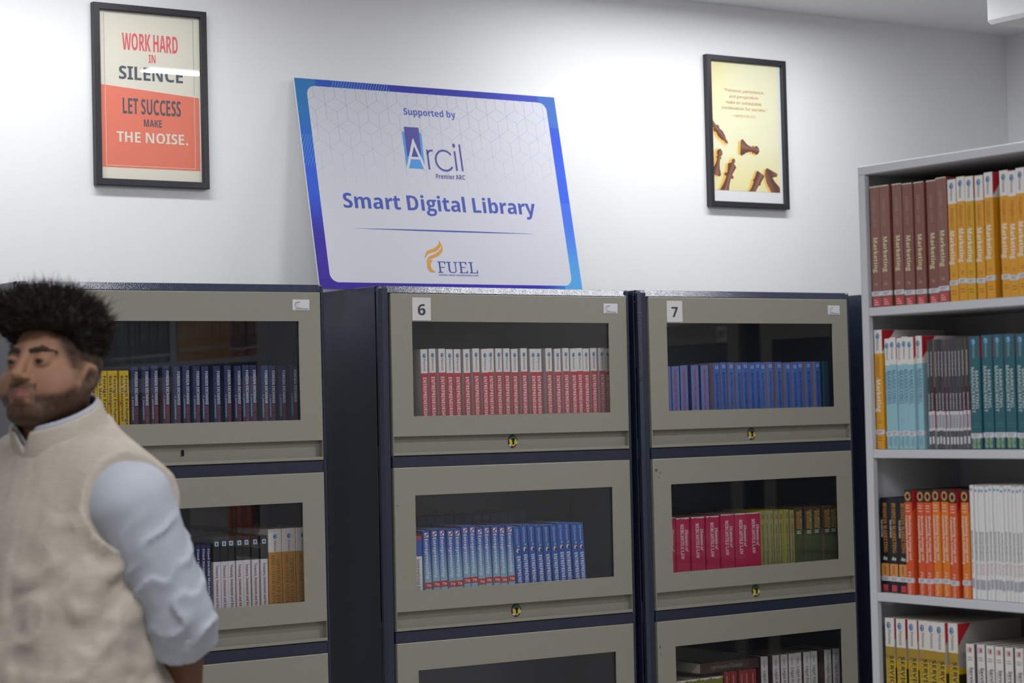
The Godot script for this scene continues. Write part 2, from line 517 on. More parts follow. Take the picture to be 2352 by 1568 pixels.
# ---------------------------------------------------------------- open book racks
func build_racks() -> void:
	var grey := paint("cacbd1", 0.45)
	var w := 0.72
	var d := 0.3
	var tops := [1.8402, 1.5192, 1.1969, 0.875, 0.553, 0.231]
	var h := 2.1628
	var side := st_new()
	bbox(side, Vector3(0, 0, -d), Vector3(0.0035, h - 0.0002, -0.0005), 0.0008)
	bbox(side, Vector3(0.0036, 0, -0.014), Vector3(0.0222, h - 0.0202, 0.0), 0.0012)
	var left := done(side)
	side = st_new()
	bbox(side, Vector3(w - 0.0035, 0, -d), Vector3(w, h - 0.0002, -0.0005), 0.0008)
	bbox(side, Vector3(w - 0.0222, 0, -0.014), Vector3(w - 0.0036, h - 0.0202, 0.0), 0.0012)
	var right := done(side)
	var top := box_mesh(Vector3(0.0036, h - 0.02, -d), Vector3(w - 0.0036, h, 0.0), 0.0012)
	var back := box_mesh(Vector3(0.0036, 0.0, -d), Vector3(w - 0.0036, h - 0.0205, -d + 0.003), 0.0005)
	var shelf := box_mesh(Vector3(0.0224, -0.019, -d + 0.0035), Vector3(w - 0.0224, 0.0, -0.0006), 0.0012)
	var spots := [["light grey steel book rack with brown and orange book rows", 1.864], ["light grey steel book rack joined to the camera side of the first", 2.586]]
	for s in spots:
		var t := thing("book_rack", s[0], "bookshelf", Vector3(3.4268, 0, s[1]), -PI / 2, "open book racks")
		obj("side_panel", left, grey, t)
		obj("side_panel", right, grey, t)
		obj("top_panel", top, grey, t)
		obj("back_panel", back, grey, t)
		for y in tops:
			obj("shelf", shelf, grey, t).position.y = y

# ---------------------------------------------------------------- posters and the sign board
func picture_frame(t: Node3D, w: float, h: float) -> void:
	# mitred moulding, one part for each side; the frame stands 22 mm off the wall
	var b := 0.0185
	var black := paint("2b2a30", 0.42)
	var ring := [Vector2(0, 0), Vector2(w, 0), Vector2(w, h), Vector2(0, h)]
	var into := [Vector2(1, 1), Vector2(-1, 1), Vector2(-1, -1), Vector2(1, -1)]
	for k in 4:
		var j := (k + 1) % 4
		var st := st_new()
		# profile: (inset, z)
		var prof := [[0.0, 0.001], [0.0, 0.0205], [0.0015, 0.022], [b - 0.002, 0.022], [b, 0.0195], [b, 0.001]]
		for i in prof.size() - 1:
			var p: Array = prof[i]
			var q: Array = prof[i + 1]
			var a0: Vector2 = ring[k] + into[k] * p[0]
			var a1: Vector2 = ring[j] + into[j] * p[0]
			var b0: Vector2 = ring[k] + into[k] * q[0]
			var b1: Vector2 = ring[j] + into[j] * q[0]
			var side: Vector2 = [Vector2.UP, Vector2.RIGHT, Vector2.DOWN, Vector2.LEFT][k]
			side.y *= -1.0
			side = Vector2([0, 1, 0, -1][k], [-1, 0, 1, 0][k])
			var n: Vector3 = Vector3(side.x, side.y, 0) * (q[1] - p[1]) + Vector3(0, 0, 1) * (q[0] - p[0])
			quad(st, Vector3(a0.x, a0.y, p[1]), Vector3(a1.x, a1.y, p[1]), Vector3(b1.x, b1.y, q[1]), Vector3(b0.x, b0.y, q[1]), n)
		obj("frame_side", done(st), black, t)
	obj("backing", box_mesh(Vector3(0.002, 0.002, 0.0005), Vector3(w - 0.002, h - 0.002, 0.0085), 0.0005), paint("8a7a66", 0.8), t)
	obj("glass_pane", box_mesh(Vector3(b - 0.002, b - 0.002, 0.0115), Vector3(w - b + 0.002, h - b + 0.002, 0.0135), 0.0002), mats["glass"], t)

func slogan_poster() -> void:
	var t := thing("framed_poster", "black framed poster in cream and orange with the slogan WORK HARD IN SILENCE", "poster", Vector3(2.372, 2.2675, 0.0))
	var w := 0.3395
	var h := 0.4985
	picture_frame(t, w, h)
	var st := st_new()
	var z := 0.0095
	var cream := lin("e6e2d2")
	flat_rect(st, 0.016, 0.016, w - 0.016, h - 0.016, z, cream)
	var zo := z + 0.0002
	var orange := lin("ec7f68")
	flat_poly(st, PackedVector2Array([Vector2(0.0165, 0.0505), Vector2(0.3165, 0.0505), Vector2(0.3165, 0.2555), Vector2(0.0165, 0.277)]), zo, orange)
	var ink := lin("55555c")
	var zl := z + 0.0004
	# thin rule: grey above, cream below
	for r in [[0.0335, 0.268, 0.0342, 0.475], [0.3015, 0.262, 0.3022, 0.475], [0.0335, 0.4743, 0.3022, 0.475]]:
		flat_rect(st, r[0], r[1], r[2], r[3], zl, ink)
	for r in [[0.0345, 0.0555, 0.0357, 0.2755], [0.3015, 0.0555, 0.3027, 0.256], [0.0345, 0.0555, 0.3027, 0.0567]]:
		flat_rect(st, r[0], r[1], r[2], r[3], zl, cream)
	var p := obj("print", done(st), tinted(0.6), t)
	var zt := z + 0.0007
	letter(p, "lettering", "WORK HARD", "Pb", 0.087, 0.376, zt, 0.167, 0.047, "e8616a", false, 0.7)
	letter(p, "lettering", "IN", "Bb", 0.1655, 0.3445, zt, 0.0205, 0.0225, "e8616a", false, 0.7)
	letter(p, "lettering", "SILENCE", "Pb", 0.076, 0.2945, zt, 0.192, 0.0365, "525868", false, 0.7)
	letter(p, "lettering", "LET SUCCESS", "Pb", 0.0855, 0.2, zt, 0.1745, 0.043, "575560", false, 0.7)
	letter(p, "lettering", "MAKE", "Bb", 0.1477, 0.1668, zt, 0.0535, 0.02, "575560", false, 0.7)
	letter(p, "lettering", "THE NOISE.", "Pb", 0.066, 0.1215, zt, 0.2145, 0.0285, "e6e2d2", false, 0.7)

# printed picture of fallen chessmen, drawn from lathe outlines
func chess_print() -> ImageTexture:
	var W := 384
	var H := 592
	var im := Image.create(W, H, false, Image.FORMAT_RGB8)
	var top := Color("efe6ae")
	var pale := Color("f1eecb")
	var low := Color("efe39a")
	for y in H:
		var v := float(y) / H
		for x in W:
			var u := float(x) / W
			var c := top.lerp(pale, smoothstep(0.0, 0.45, u * 0.7 + v * 0.6))
			c = c.lerp(low, smoothstep(0.6, 1.0, v) * 0.6)
			im.set_pixel(x, y, c)
	var foot := [[0.0, 0.3], [0.06, 0.36], [0.12, 0.36], [0.14, 0.3], [0.2, 0.31], [0.22, 0.26], [0.3, 0.2], [0.45, 0.13]]
	var pawn := foot + [[0.62, 0.1], [0.64, 0.18], [0.68, 0.18], [0.7, 0.1], [0.75, 0.15], [0.84, 0.2], [0.93, 0.15], [1.0, 0.02]]
	var bishop := foot + [[0.58, 0.1], [0.6, 0.19], [0.65, 0.19], [0.67, 0.13], [0.76, 0.19], [0.86, 0.14], [0.92, 0.06], [0.95, 0.08], [1.0, 0.03]]
	var queen := foot + [[0.6, 0.1], [0.62, 0.21], [0.66, 0.21], [0.68, 0.12], [0.74, 0.14], [0.86, 0.2], [0.88, 0.14], [0.91, 0.05], [0.95, 0.08], [1.0, 0.03]]
	var rook := foot + [[0.66, 0.15], [0.68, 0.22], [0.73, 0.22], [0.75, 0.19], [0.98, 0.23], [1.0, 0.2]]
	# base point, head point (u, v of the printed area), outline, width
	var horse := PackedVector2Array()
	for q in [Vector2(0.809, 0.81), Vector2(0.834, 0.815), Vector2(0.965, 0.851), Vector2(0.959, 0.873), Vector2(0.888, 0.883), Vector2(0.92, 0.913), Vector2(0.997, 0.959), Vector2(1.0, 1.0), Vector2(0.87, 1.0), Vector2(0.803, 0.929), Vector2(0.776, 0.865), Vector2(0.787, 0.83)]:
		horse.append(q * Vector2(W, H))
	var men := [
		[Vector2(-0.19, 0.338), Vector2(0.243, 0.636), bishop, 0.62], [Vector2(0.428, 0.659), Vector2(0.704, 0.68), pawn, 1.6],
		[Vector2(0.053, 0.886), Vector2(0.134, 0.681), pawn, 1.0], [Vector2(0.11, 1.12), Vector2(0.329, 0.753), queen, 0.85],
		[Vector2(0.5, 1.1), Vector2(0.719, 0.853), rook, 1.0], [Vector2(0.9, 1.0), Vector2(0.8, 0.81), horse, 1.0]]
	var size := Vector2(W, H)
	for pass_ in 2:
		for m in men:
			var a: Vector2 = m[0] * size
			var b: Vector2 = m[1] * size
			if pass_ == 0:
				a += Vector2(-13, 3)
				b += Vector2(-13, 3)
			var ax := (b - a).normalized()
			var nx := Vector2(-ax.y, ax.x)
			if nx.x > 0:
				nx = -nx
			var L := a.distance_to(b)
			var r := Rect2(a, Vector2.ZERO).expand(b).grow(L * 0.34 + 16.0).intersection(Rect2(0, 0, W - 1, H - 1))
			if m[2] is PackedVector2Array:
				for y in range(int(H * 0.8), H):
					for x in range(int(W * 0.72), W):
						var at := Vector2(x, y)
						if pass_ == 0:
							for k in 5:
								if Geometry2D.is_point_in_polygon(at + Vector2(3.0 + 3.5 * k, -2), m[2]):
									im.set_pixel(x, y, im.get_pixel(x, y).lerp(Color("f0a92c"), 0.22))
						elif Geometry2D.is_point_in_polygon(at, m[2]):
							var sheen := 0.5 + 0.5 * sin(x * 0.11 - y * 0.05)
							im.set_pixel(x, y, Color("5f3528").lerp(Color("95604c"), sheen * 0.7))
				continue
			for y in range(int(r.position.y), int(r.end.y) + 1):
				for x in range(int(r.position.x), int(r.end.x) + 1):
					var p := Vector2(x, y) - a
					var s := p.dot(ax) / L
					var e := p.dot(nx)
					if s < -0.06 or s > 1.06:
						continue
					var hw := 0.0
					for k in m[2].size() - 1:
						if s <= m[2][k + 1][0] or k == m[2].size() - 2:
							hw = lerpf(m[2][k][1], m[2][k + 1][1], clampf((s - m[2][k][0]) / (m[2][k + 1][0] - m[2][k][0]), 0, 1))
							break
					hw *= L * m[3] * 0.62
					if pass_ == 0:
						var k := clampf(1.0 - (absf(e) - hw * 0.7) / 13.0, 0.0, 1.0) * clampf((s + 0.06) * 12.0, 0.0, 1.0) * clampf((1.06 - s) * 12.0, 0.0, 1.0)
						im.set_pixel(x, y, im.get_pixel(x, y).lerp(Color("f0a92c"), k * 0.75))
					elif absf(e) < hw and s >= 0.0 and s <= 1.0:
						var f := e / maxf(hw, 0.5)
						var c := Color("5f3528").lerp(Color("9c6a58"), clampf(1.0 - absf(f + 0.25) * 1.3, 0.0, 1.0))
						if m == men[1] and s < 0.05:
							c = Color("55602a")
						im.set_pixel(x, y, c)
	return ImageTexture.create_from_image(im)

func chess_poster() -> void:
	var t := thing("framed_poster", "black framed poster of fallen chessmen on pale yellow with a quotation", "poster", Vector3(4.5257, 2.2816, 0.0))
	var w := 0.344
	var h := 0.501
	picture_frame(t, w, h)
	var sheet := obj("print_sheet", box_mesh(Vector3(0.016, 0.016, 0.0087), Vector3(w - 0.016, h - 0.016, 0.0092), 0.0001), paint("e9eaea", 0.6), t)
	var m := StandardMaterial3D.new()
	m.albedo_texture = chess_print()
	m.roughness = 0.6
	m.texture_repeat = false
	# the printed area, slightly cockled like paper behind glass
	var st := SurfaceTool.new()
	st.begin(Mesh.PRIMITIVE_TRIANGLES)
	var n := 24
	var x0 := 0.0165
	var x1 := 0.312
	var y0 := 0.056
	var y1 := h - 0.0165
	for j in n + 1:
		for i in n + 1:
			var u := float(i) / n
			var v := float(j) / n
			st.set_uv(Vector2(u, v))
			st.add_vertex(Vector3(lerpf(x0, x1, u), lerpf(y1, y0, v), 0.0098 + 0.00045 * sin(v * 26.0 + u * 3.0) * smoothstep(0.25, 0.5, v) * (1.0 - smoothstep(0.8, 1.0, v))))
	for j in n:
		for i in n:
			var a := j * (n + 1) + i
			for k in [a, a + 1, a + n + 2, a, a + n + 2, a + n + 1]:
				st.add_index(k)
	st.generate_normals()
	obj("picture", st.commit(), m, sheet)
	var rows := [["“Patience, persistence", 0.0775, 0.384, 0.1715], ["and perspiration", 0.0995, 0.3645, 0.1255], ["make an unbeatable", 0.0844, 0.3445, 0.1545], ["combination for success.”", 0.0662, 0.3255, 0.199]]
	for r in rows:
		letter(sheet, "quotation", r[0], "B", r[1], r[2], 0.0106, r[3], 0.0098, "c99458", false, 1.0)
	letter(sheet, "quotation", "—NAPOLEON HILL", "B", 0.1092, 0.3015, 0.0106, 0.1055, 0.0085, "d3b184", false, 1.0)

func board_print() -> ImageTexture:
	var W := 1100
	var H := 754
	var im := Image.create(W, H, false, Image.FORMAT_RGB8)
	var ground := Color("d3d4dd")
	im.fill(ground)
	# isometric lattice, fading out downwards as printed
	var a := W * 0.0383
	var b := H * 0.0345
	var draw_line := func(p: Vector2, q: Vector2) -> void:
		var n := int(p.distance_to(q)) + 1
		for k in n + 1:
			var s := p.lerp(q, float(k) / n)
			var f := clampf(1.0 - (s.y / H - 0.1) / 0.52, 0.0, 1.0) * 0.75
			for o in [Vector2i(0, 0), Vector2i(1, 0)]:
				var i: Vector2i = Vector2i(s) + o
				if i.x >= 0 and i.y >= 0 and i.x < W and i.y < H:
					im.set_pixelv(i, ground.lerp(Color("a4a6cc"), f))
	for row in range(-1, 14):
		for col in range(-1, 16):
			var c := Vector2((col * 2 + (row & 1)) * a + W * 0.024, row * b * 3.0 - H * 0.02)
			if c.y > H * 0.68:
				continue
			for d in [Vector2(0, -2 * b), Vector2(a, b), Vector2(-a, b)]:
				draw_line.call(c, c + d * (1.0 if d.x == 0 else 1.0))
			for d in [[Vector2(0, -2 * b), Vector2(a, -b)], [Vector2(a, -b), Vector2(a, b)], [Vector2(a, b), Vector2(0, 2 * b)], [Vector2(0, 2 * b), Vector2(-a, b)], [Vector2(-a, b), Vector2(-a, -b)], [Vector2(-a, -b), Vector2(0, -2 * b)]]:
				draw_line.call(c + d[0], c + d[1])
	# blue border with printed stripes
	var mx := W * 0.0395
	var my := H * 0.033
	var rad := W * 0.03
	for y in H:
		for x in W:
			var ex := maxf(mx + rad - x, x - (W - mx - rad))
			var ey := maxf(my + rad - y, y - (H - my - rad))
			var outside := x < mx or x > W - mx or y < my or y > H - my
			if not outside and ex > 0 and ey > 0 and ex * ex + ey * ey > rad * rad:
				outside = true
			if not outside:
				continue
			var u := float(x) / W
			var v := float(y) / H
			var c := Color("3a3fae")
			if u < 0.075:
				c = Color("3b7fbe").lerp(Color("3a62d8"), smoothstep(0.1, 0.45, v)).lerp(Color("3f2d9c"), smoothstep(0.5, 0.8, v))
			elif u > 0.93:
				c = Color("3b56d2").lerp(Color("3f66e0"), smoothstep(0.1, 0.5, v)).lerp(Color("4f9fe0"), smoothstep(0.6, 0.95, v))
				if v < 0.2 - (1.0 - u) * 2.0:
					c = Color("3a63b8")
			elif v < 0.5:
				c = Color("3a62c8").lerp(Color("3c3fa8"), smoothstep(0.05, 0.4, u)).lerp(Color("4a55c0"), smoothstep(0.6, 0.95, u))
			else:
				c = Color("402d9c").lerp(Color("3a2fae"), smoothstep(0.1, 0.6, u)).lerp(Color("3f8fdc"), smoothstep(0.8, 0.98, u))
			var stripe := fposmod(x + y * 0.45, 11.0) < 2.4
			if stripe and v < 0.06 and u > 0.13 and u < 0.345:
				c = Color("6fa8d6")
			if stripe and u < 0.06 and v > 0.27 and v < 0.42:
				c = c.lerp(Color("79b7e0"), 0.7)
			if fposmod(x * 1.6 + y * 0.9, 11.0) < 2.2 and u < 0.06 and v >= 0.42 and v < 0.95:
				c = c.lerp(Color("6f8fe0"), 0.35)
			if fposmod(x * 1.8 + y, 10.0) < 2.2 and u > 0.93 and (v > 0.55 or v < 0.16):
				c = c.lerp(Color("8fc4ee"), 0.55)
			im.set_pixel(x, y, c)
	return ImageTexture.create_from_image(im)

func sign_board() -> void:
	var w := 0.919
	var h := 0.629
	var t := thing("sign_board", "leaning sign board with blue striped border reading Smart Digital Library", "sign", Vector3(2.9885, 1.9842, 0.142))
	t.rotation.x = -asin(0.126 / h)
	var edge := paint("eceef2", 0.6)
	obj("foam_board", box_mesh(Vector3(0, 0, -0.005), Vector3(w, h, 0.0), 0.0004), edge, t)
	var m := StandardMaterial3D.new()
	m.albedo_texture = board_print()
	m.roughness = 0.65
	m.metallic_specular = 0.35
	m.texture_repeat = false
	var st := SurfaceTool.new()
	st.begin(Mesh.PRIMITIVE_TRIANGLES)
	for k in [[0, 0], [0, 1], [1, 1], [0, 0], [1, 1], [1, 0]]:
		st.set_normal(Vector3.BACK)
		st.set_uv(Vector2(k[0], 1 - k[1]))
		st.add_vertex(Vector3(k[0] * w, k[1] * h, 0.0004))
	var p := obj("print", st.commit(), m, t)
	var z := 0.0007
	var blue := "3f51b0"
	letter(p, "lettering", "Supported by", "Pb", 0.357, 0.5385, z, 0.183, 0.0208, blue, false, 0.6)
	letter(p, "lettering", "Smart Digital Library", "Pb", 0.1115, 0.2425, z, 0.674, 0.0455, blue, false, 0.5)
	letter(p, "lettering", "Premier ARC", "Bb", 0.441, 0.344, z, 0.103, 0.0148, "45418f", false, 0.8)
	letter(p, "lettering", "FUEL", "S", 0.4035, 0.0538, z, 0.14, 0.0345, "38449a", false, 0.6)
	letter(p, "lettering", "FRIENDS UNION FOR ENERGISING LIVES", "Bb", 0.405, 0.0447, z, 0.139, 0.0048, "5a62ae", false, 1.5)
	# tower emblem with a white A, then the strokes of the other letters
	st = st_new()
	var dark := lin("3f3796")
	var sky := lin("3f94dc")
	flat_poly(st, PackedVector2Array([Vector2(0.342, 0.372), Vector2(0.406, 0.372), Vector2(0.4088, 0.4845), Vector2(0.3422, 0.4845)]), z, sky)
	flat_poly(st, PackedVector2Array([Vector2(0.3495, 0.4093), Vector2(0.3985, 0.4093), Vector2(0.402, 0.5005), Vector2(0.351, 0.5005)]), z + 0.0002, dark)
	var white := lin("d3d4dd")
	flat_poly(st, PackedVector2Array([Vector2(0.3405, 0.3705), Vector2(0.3755, 0.465), Vector2(0.3785, 0.465), Vector2(0.3785, 0.445), Vector2(0.349, 0.3705)]), z + 0.0004, white)
	flat_poly(st, PackedVector2Array([Vector2(0.4105, 0.3705), Vector2(0.3775, 0.465), Vector2(0.3755, 0.465), Vector2(0.3755, 0.445), Vector2(0.402, 0.3705)]), z + 0.0005, white)
	flat_poly(st, PackedVector2Array([Vector2(0.357, 0.4), Vector2(0.396, 0.4), Vector2(0.394, 0.4075), Vector2(0.359, 0.4075)]), z + 0.0006, white)
	flat_rect(st, 0.4185, 0.371, 0.4245, 0.433, z, dark)
	flat_arc(st, 0.4375, 0.4165, 0.019, 0.0175, 0.0058, PI * 0.42, PI, z, dark, 14)
	flat_arc(st, 0.479, 0.4015, 0.034, 0.0345, 0.0062, PI * 0.2, PI * 1.8, z, dark, 36)
	flat_rect(st, 0.5155, 0.371, 0.5217, 0.433, z, dark)
	flat_disc(st, 0.5186, 0.4505, 0.0052, 0.0068, z, dark, 20)
	flat_rect(st, 0.5358, 0.371, 0.542, 0.4555, z, dark)
	obj("emblem", done(st), tinted(0.5), p)
	# tapered rule
	st = st_new()
	var up := PackedVector2Array()
	for k in 25:
		up.append(Vector2(lerpf(0.1355, 0.7707, k / 24.0), 0.182 + 0.0021 * sin(PI * k / 24.0)))
	for k in 25:
		up.append(Vector2(lerpf(0.7707, 0.1355, k / 24.0), 0.1818 - 0.0021 * sin(PI * k / 24.0)))
	flat_poly(st, up, z, lin("3f4fae"))
	obj("rule", done(st), tinted(0.5), p)
	# flame of three strokes
	st = st_new()
	var gold := lin("d99a3c")
	flat_poly(st, ribbon([Vector2(0.4195, 0.153), Vector2(0.4215, 0.139), Vector2(0.404, 0.1245), Vector2(0.376, 0.1145), Vector2(0.3605, 0.094)], [0.0, 0.008, 0.0105, 0.0085, 0.0]), z, gold)
	flat_poly(st, ribbon([Vector2(0.427, 0.141), Vector2(0.425, 0.1235), Vector2(0.405, 0.1075), Vector2(0.379, 0.098), Vector2(0.365, 0.0815)], [0.0, 0.0075, 0.01, 0.008, 0.0]), z, gold)
	flat_poly(st, ribbon([Vector2(0.391, 0.0915), Vector2(0.379, 0.087), Vector2(0.3735, 0.073), Vector2(0.379, 0.0605), Vector2(0.394, 0.0555)], [0.0, 0.009, 0.013, 0.0115, 0.0]), z, gold)
	obj("flame_emblem", done(st), tinted(0.5), p)

func ribbon(pts: Array, widths: Array) -> PackedVector2Array:
	var curve := Curve2D.new()
	for k in pts.size():
		var a: Vector2 = pts[maxi(k - 1, 0)]
		var b: Vector2 = pts[mini(k + 1, pts.size() - 1)]
		curve.add_point(pts[k], (a - b) * 0.17, (b - a) * 0.17)
	var left := PackedVector2Array()
	var right := PackedVector2Array()
	var n := 24
	for k in n + 1:
		var f := float(k) / n * (pts.size() - 1)
		var i := mini(int(f), pts.size() - 2)
		var c := curve.sample(i, f - i)
		var c2 := curve.sample(i, minf(f - i + 0.02, 1.0))
		var c1 := curve.sample(i, maxf(f - i - 0.02, 0.0))
		var d := (c2 - c1).normalized().orthogonal()
		var w := lerpf(widths[i], widths[i + 1], f - i) * 0.5 + 0.00005
		left.append(c + d * w)
		right.append(c - d * w)
	right.reverse()
	left.append_array(right)
	return left

func build_wall_things() -> void:
	slogan_poster()
	chess_poster()
	sign_board()

# ---------------------------------------------------------------- books
# A paperback stands on its base at the origin, spine facing +z, x from 0 to w. bands: [from, to (metres below the top), colour, colour at the end].
func cover_shape(w: float, h: float, d: float, bands: Array, boards: Array) -> ArrayMesh:
	var st := st_new()
	var c := minf(0.0012, w * 0.2)
	var t := 0.0007
	var outer := [Vector2(0, -d), Vector2(0, -c), Vector2(c, 0), Vector2(w - c, 0), Vector2(w, -c), Vector2(w, -d)]
	for k in 5:
		var a: Vector2 = outer[k]
		var b: Vector2 = outer[k + 1]
		var n := Vector3(a.y - b.y, 0, b.x - a.x)
		for r in (boards if k in [0, 4] else bands):
			var ya: float = h - r[0]
			var yb: float = h - r[1]
			var ca := lin(r[2])
			var cb := lin(r[3]) if r.size() > 3 else ca
			var v := [[Vector3(a.x, ya, a.y), ca], [Vector3(b.x, ya, b.y), ca], [Vector3(b.x, yb, b.y), cb], [Vector3(a.x, yb, a.y), cb]]
			var order := [0, 1, 2, 0, 2, 3]
			if (v[0][0] - v[2][0]).cross(v[0][0] - v[1][0]).dot(n) < 0:
				order = [0, 2, 1, 0, 3, 2]
			for i in order:
				st.set_color(v[i][1])
				st.add_vertex(v[i][0])
	st.set_color(lin(boards[0][2]))
	for y in [h, 0.0]:
		var up := Vector3.UP if y > 0 else Vector3.DOWN
		quad(st, Vector3(0, y, -d), Vector3(t, y, -d), Vector3(t, y, -c), Vector3(0, y, -c), up)
		quad(st, Vector3(w, y, -d), Vector3(w - t, y, -d), Vector3(w - t, y, -c), Vector3(w, y, -c), up)
		quad(st, Vector3(0, y, -c), Vector3(c, y, 0), Vector3(w - c, y, 0), Vector3(w, y, -c), up)
	for x in [t, w - t]:
		quad(st, Vector3(x, 0, -d), Vector3(x, h, -d), Vector3(x, h, -c), Vector3(x, 0, -c), Vector3(1 if x == t else -1, 0, 0))
	for x in [0.0, w - t]:
		quad(st, Vector3(x, 0, -d), Vector3(x + t, 0, -d), Vector3(x + t, h, -d), Vector3(x, h, -d), Vector3.FORWARD)
	return done(st)

func whole(bands: Array, base: String, h: float) -> Array:
	# fills the gaps between bands with the base colour
	var out := []
	var y := 0.0
	for given in bands:
		var r: Array = given.duplicate()
		r[1] = minf(r[1], h)
		if r[0] > y + 0.00001:
			out.append([y, r[0], base])
		out.append(r)
		y = r[1]
	if y < h - 0.00001:
		out.append([y, h, base])
	return out

func make_book(called: String, k: Dictionary) -> Node3D:
	var o := Node3D.new()
	o.name = called
	var w: float = k.w
	var h: float = k.h
	var d: float = k.get("d", 0.18)
	var bands := whole(k.get("bands", []), k.c, h)
	var boards := whole(k.get("boards", k.get("bands", [])), k.get("board", k.c), h)
	obj("cover", cover_shape(w, h, d, bands, boards), tinted(k.get("rough", 0.38)), o)
	obj("page_block", box_mesh(Vector3(0.0008, 0.0015, -d + 0.002), Vector3(w - 0.0008, h - 0.0015, -0.0014), 0.0003), paint(k.get("pages", "d8d2c4"), 0.8), o)
	var z := 0.0003
	for f in k.get("flat", []):
		var st := st_new()
		var called_part := "printed_block"
		match f[0]:
			"rect":
				flat_rect(st, f[1] * w, maxf(h - f[4], 0.0004), f[3] * w, h - f[2], z, lin(f[5]))
			"disc":
				called_part = "printed_dot"
				flat_disc(st, f[1] * w, h - f[2], f[3], f[3] * 1.15, z, lin(f[4]), 14)
			"ring":
				called_part = "printed_ring"
				flat_arc(st, f[1] * w, h - f[2], f[3], f[3] * 1.15, f[3] * 0.35, 0, TAU, z, lin(f[4]), 16)
			"mark":
				called_part = "publisher_mark"
				flat_disc(st, f[1] * w, h - f[2], f[3], f[3] * 1.25, z, lin(f[4]), 14)
				flat_arc(st, f[1] * w, h - f[2], f[3] * 0.62, f[3] * 0.75, f[3] * 0.24, -PI * 0.6, PI * 0.8, z + 0.0002, lin("c9d3e4"), 8)
			"torn":
				called_part = "torn_edge"
				var p := PackedVector2Array([Vector2(0.0006, h + 0.0002)])
				var r2 := RandomNumberGenerator.new()
				r2.seed = f[1]
				for i in 9:
					p.append(Vector2(w * (0.02 + 0.96 * i / 8.0), h - f[2] * r2.randf_range(0.1, 1.0)))
				p.append(Vector2(w - 0.0006, h + 0.0002))
				flat_poly(st, p, z, lin("dcd3c4"))
		z += 0.00004
		obj(called_part, done(st), tinted(0.5), o)
	if k.has("corner"):
		# red ribbon corner on the right-hand cover
		var st := st_new()
		st.set_color(lin("c02a34"))
		tri(st, Vector3(w + 0.0003, h - 0.0003, -0.0012), Vector3(w + 0.0003, h - 0.0003, -0.042), Vector3(w + 0.0003, h - 0.05, -0.0012), Vector3.RIGHT)
		obj("corner_print", done(st), tinted(0.45), o)
	if k.has("stock"):
		# white stock label round the spine, with two lines of faint print
		var y: float = h - k.stock
		var hh: float = k.get("stock_h", 0.0105)
		var s := obj("stock_label", box_mesh(Vector3(-0.0001, y - hh, -0.004), Vector3(w + 0.0001, y, 0.0009), 0.0001), paint("d2d3da", 0.6), o)
		var st := st_new()
		flat_rect(st, w * 0.15, y - hh * 0.42, w * 0.8, y - hh * 0.25, 0.0011, lin("8a8a98"))
		flat_rect(st, w * 0.15, y - hh * 0.75, w * 0.65, y - hh * 0.6, 0.0011, lin("9a8a92"))
		obj("label_print", done(st), tinted(0.6), s)
	for t in k.get("t", []):
		# [words, font, colour, base line (share of the width), start below the top, length, capital height (share of the width)]
		letter(o, "title" if t == k.t[0] else "lettering", t[0], t[1], t[3] * w, h - t[4], 0.00055, t[5], t[6] * w, t[2], true, 2.5, t[7] if t.size() > 7 else 0.0)
	for t in k.get("upright", []):
		letter(o, "lettering", t[0], t[1], t[3] * w, h - t[4], 0.0006, t[5], t[6], t[2], false, 2.5)
	return o

func shelve(called: String, k: Dictionary, label: String, group: String, xs: Array, base: float, plane: float, on_rack := false, leans: Variant = 0.0, variants := [{}], jitter := 0.004) -> void:
	var protos := []
	for v in variants:
		protos.append(make_book("proto", k.merged(v, true)))
	var r := RandomNumberGenerator.new()
	r.seed = hash(called + label)
	var last := -100.0
	for i in xs.size():
		var pick := r.randi_range(0, protos.size() - 1)
		var o: Node3D = protos[pick].duplicate()
		o.name = numbered(called)
		add_child(o)
		tag(o, variants[pick].get("say", "") + label, "book", group)
		var x := maxf(xs[i], last + 0.0004)
		last = x + k.merged(variants[pick], true).w
		var deep := r.randf_range(-jitter, jitter)
		var lean: float = leans if leans is float else leans[i]
		if on_rack:
			o.position = Vector3(plane - deep, base, x)
			o.rotation.y = -PI / 2
		else:
			o.position = Vector3(x, base, plane + deep)
			o.rotation.z = lean
			if lean > 0.0:
				o.position.x += k.h * sin(lean)
	for p in protos:
		p.free()

func steps(from: float, pitch: float, n: int) -> Array:
	var a := []
	for k in n:
		a.append(from + pitch * k)
	return a

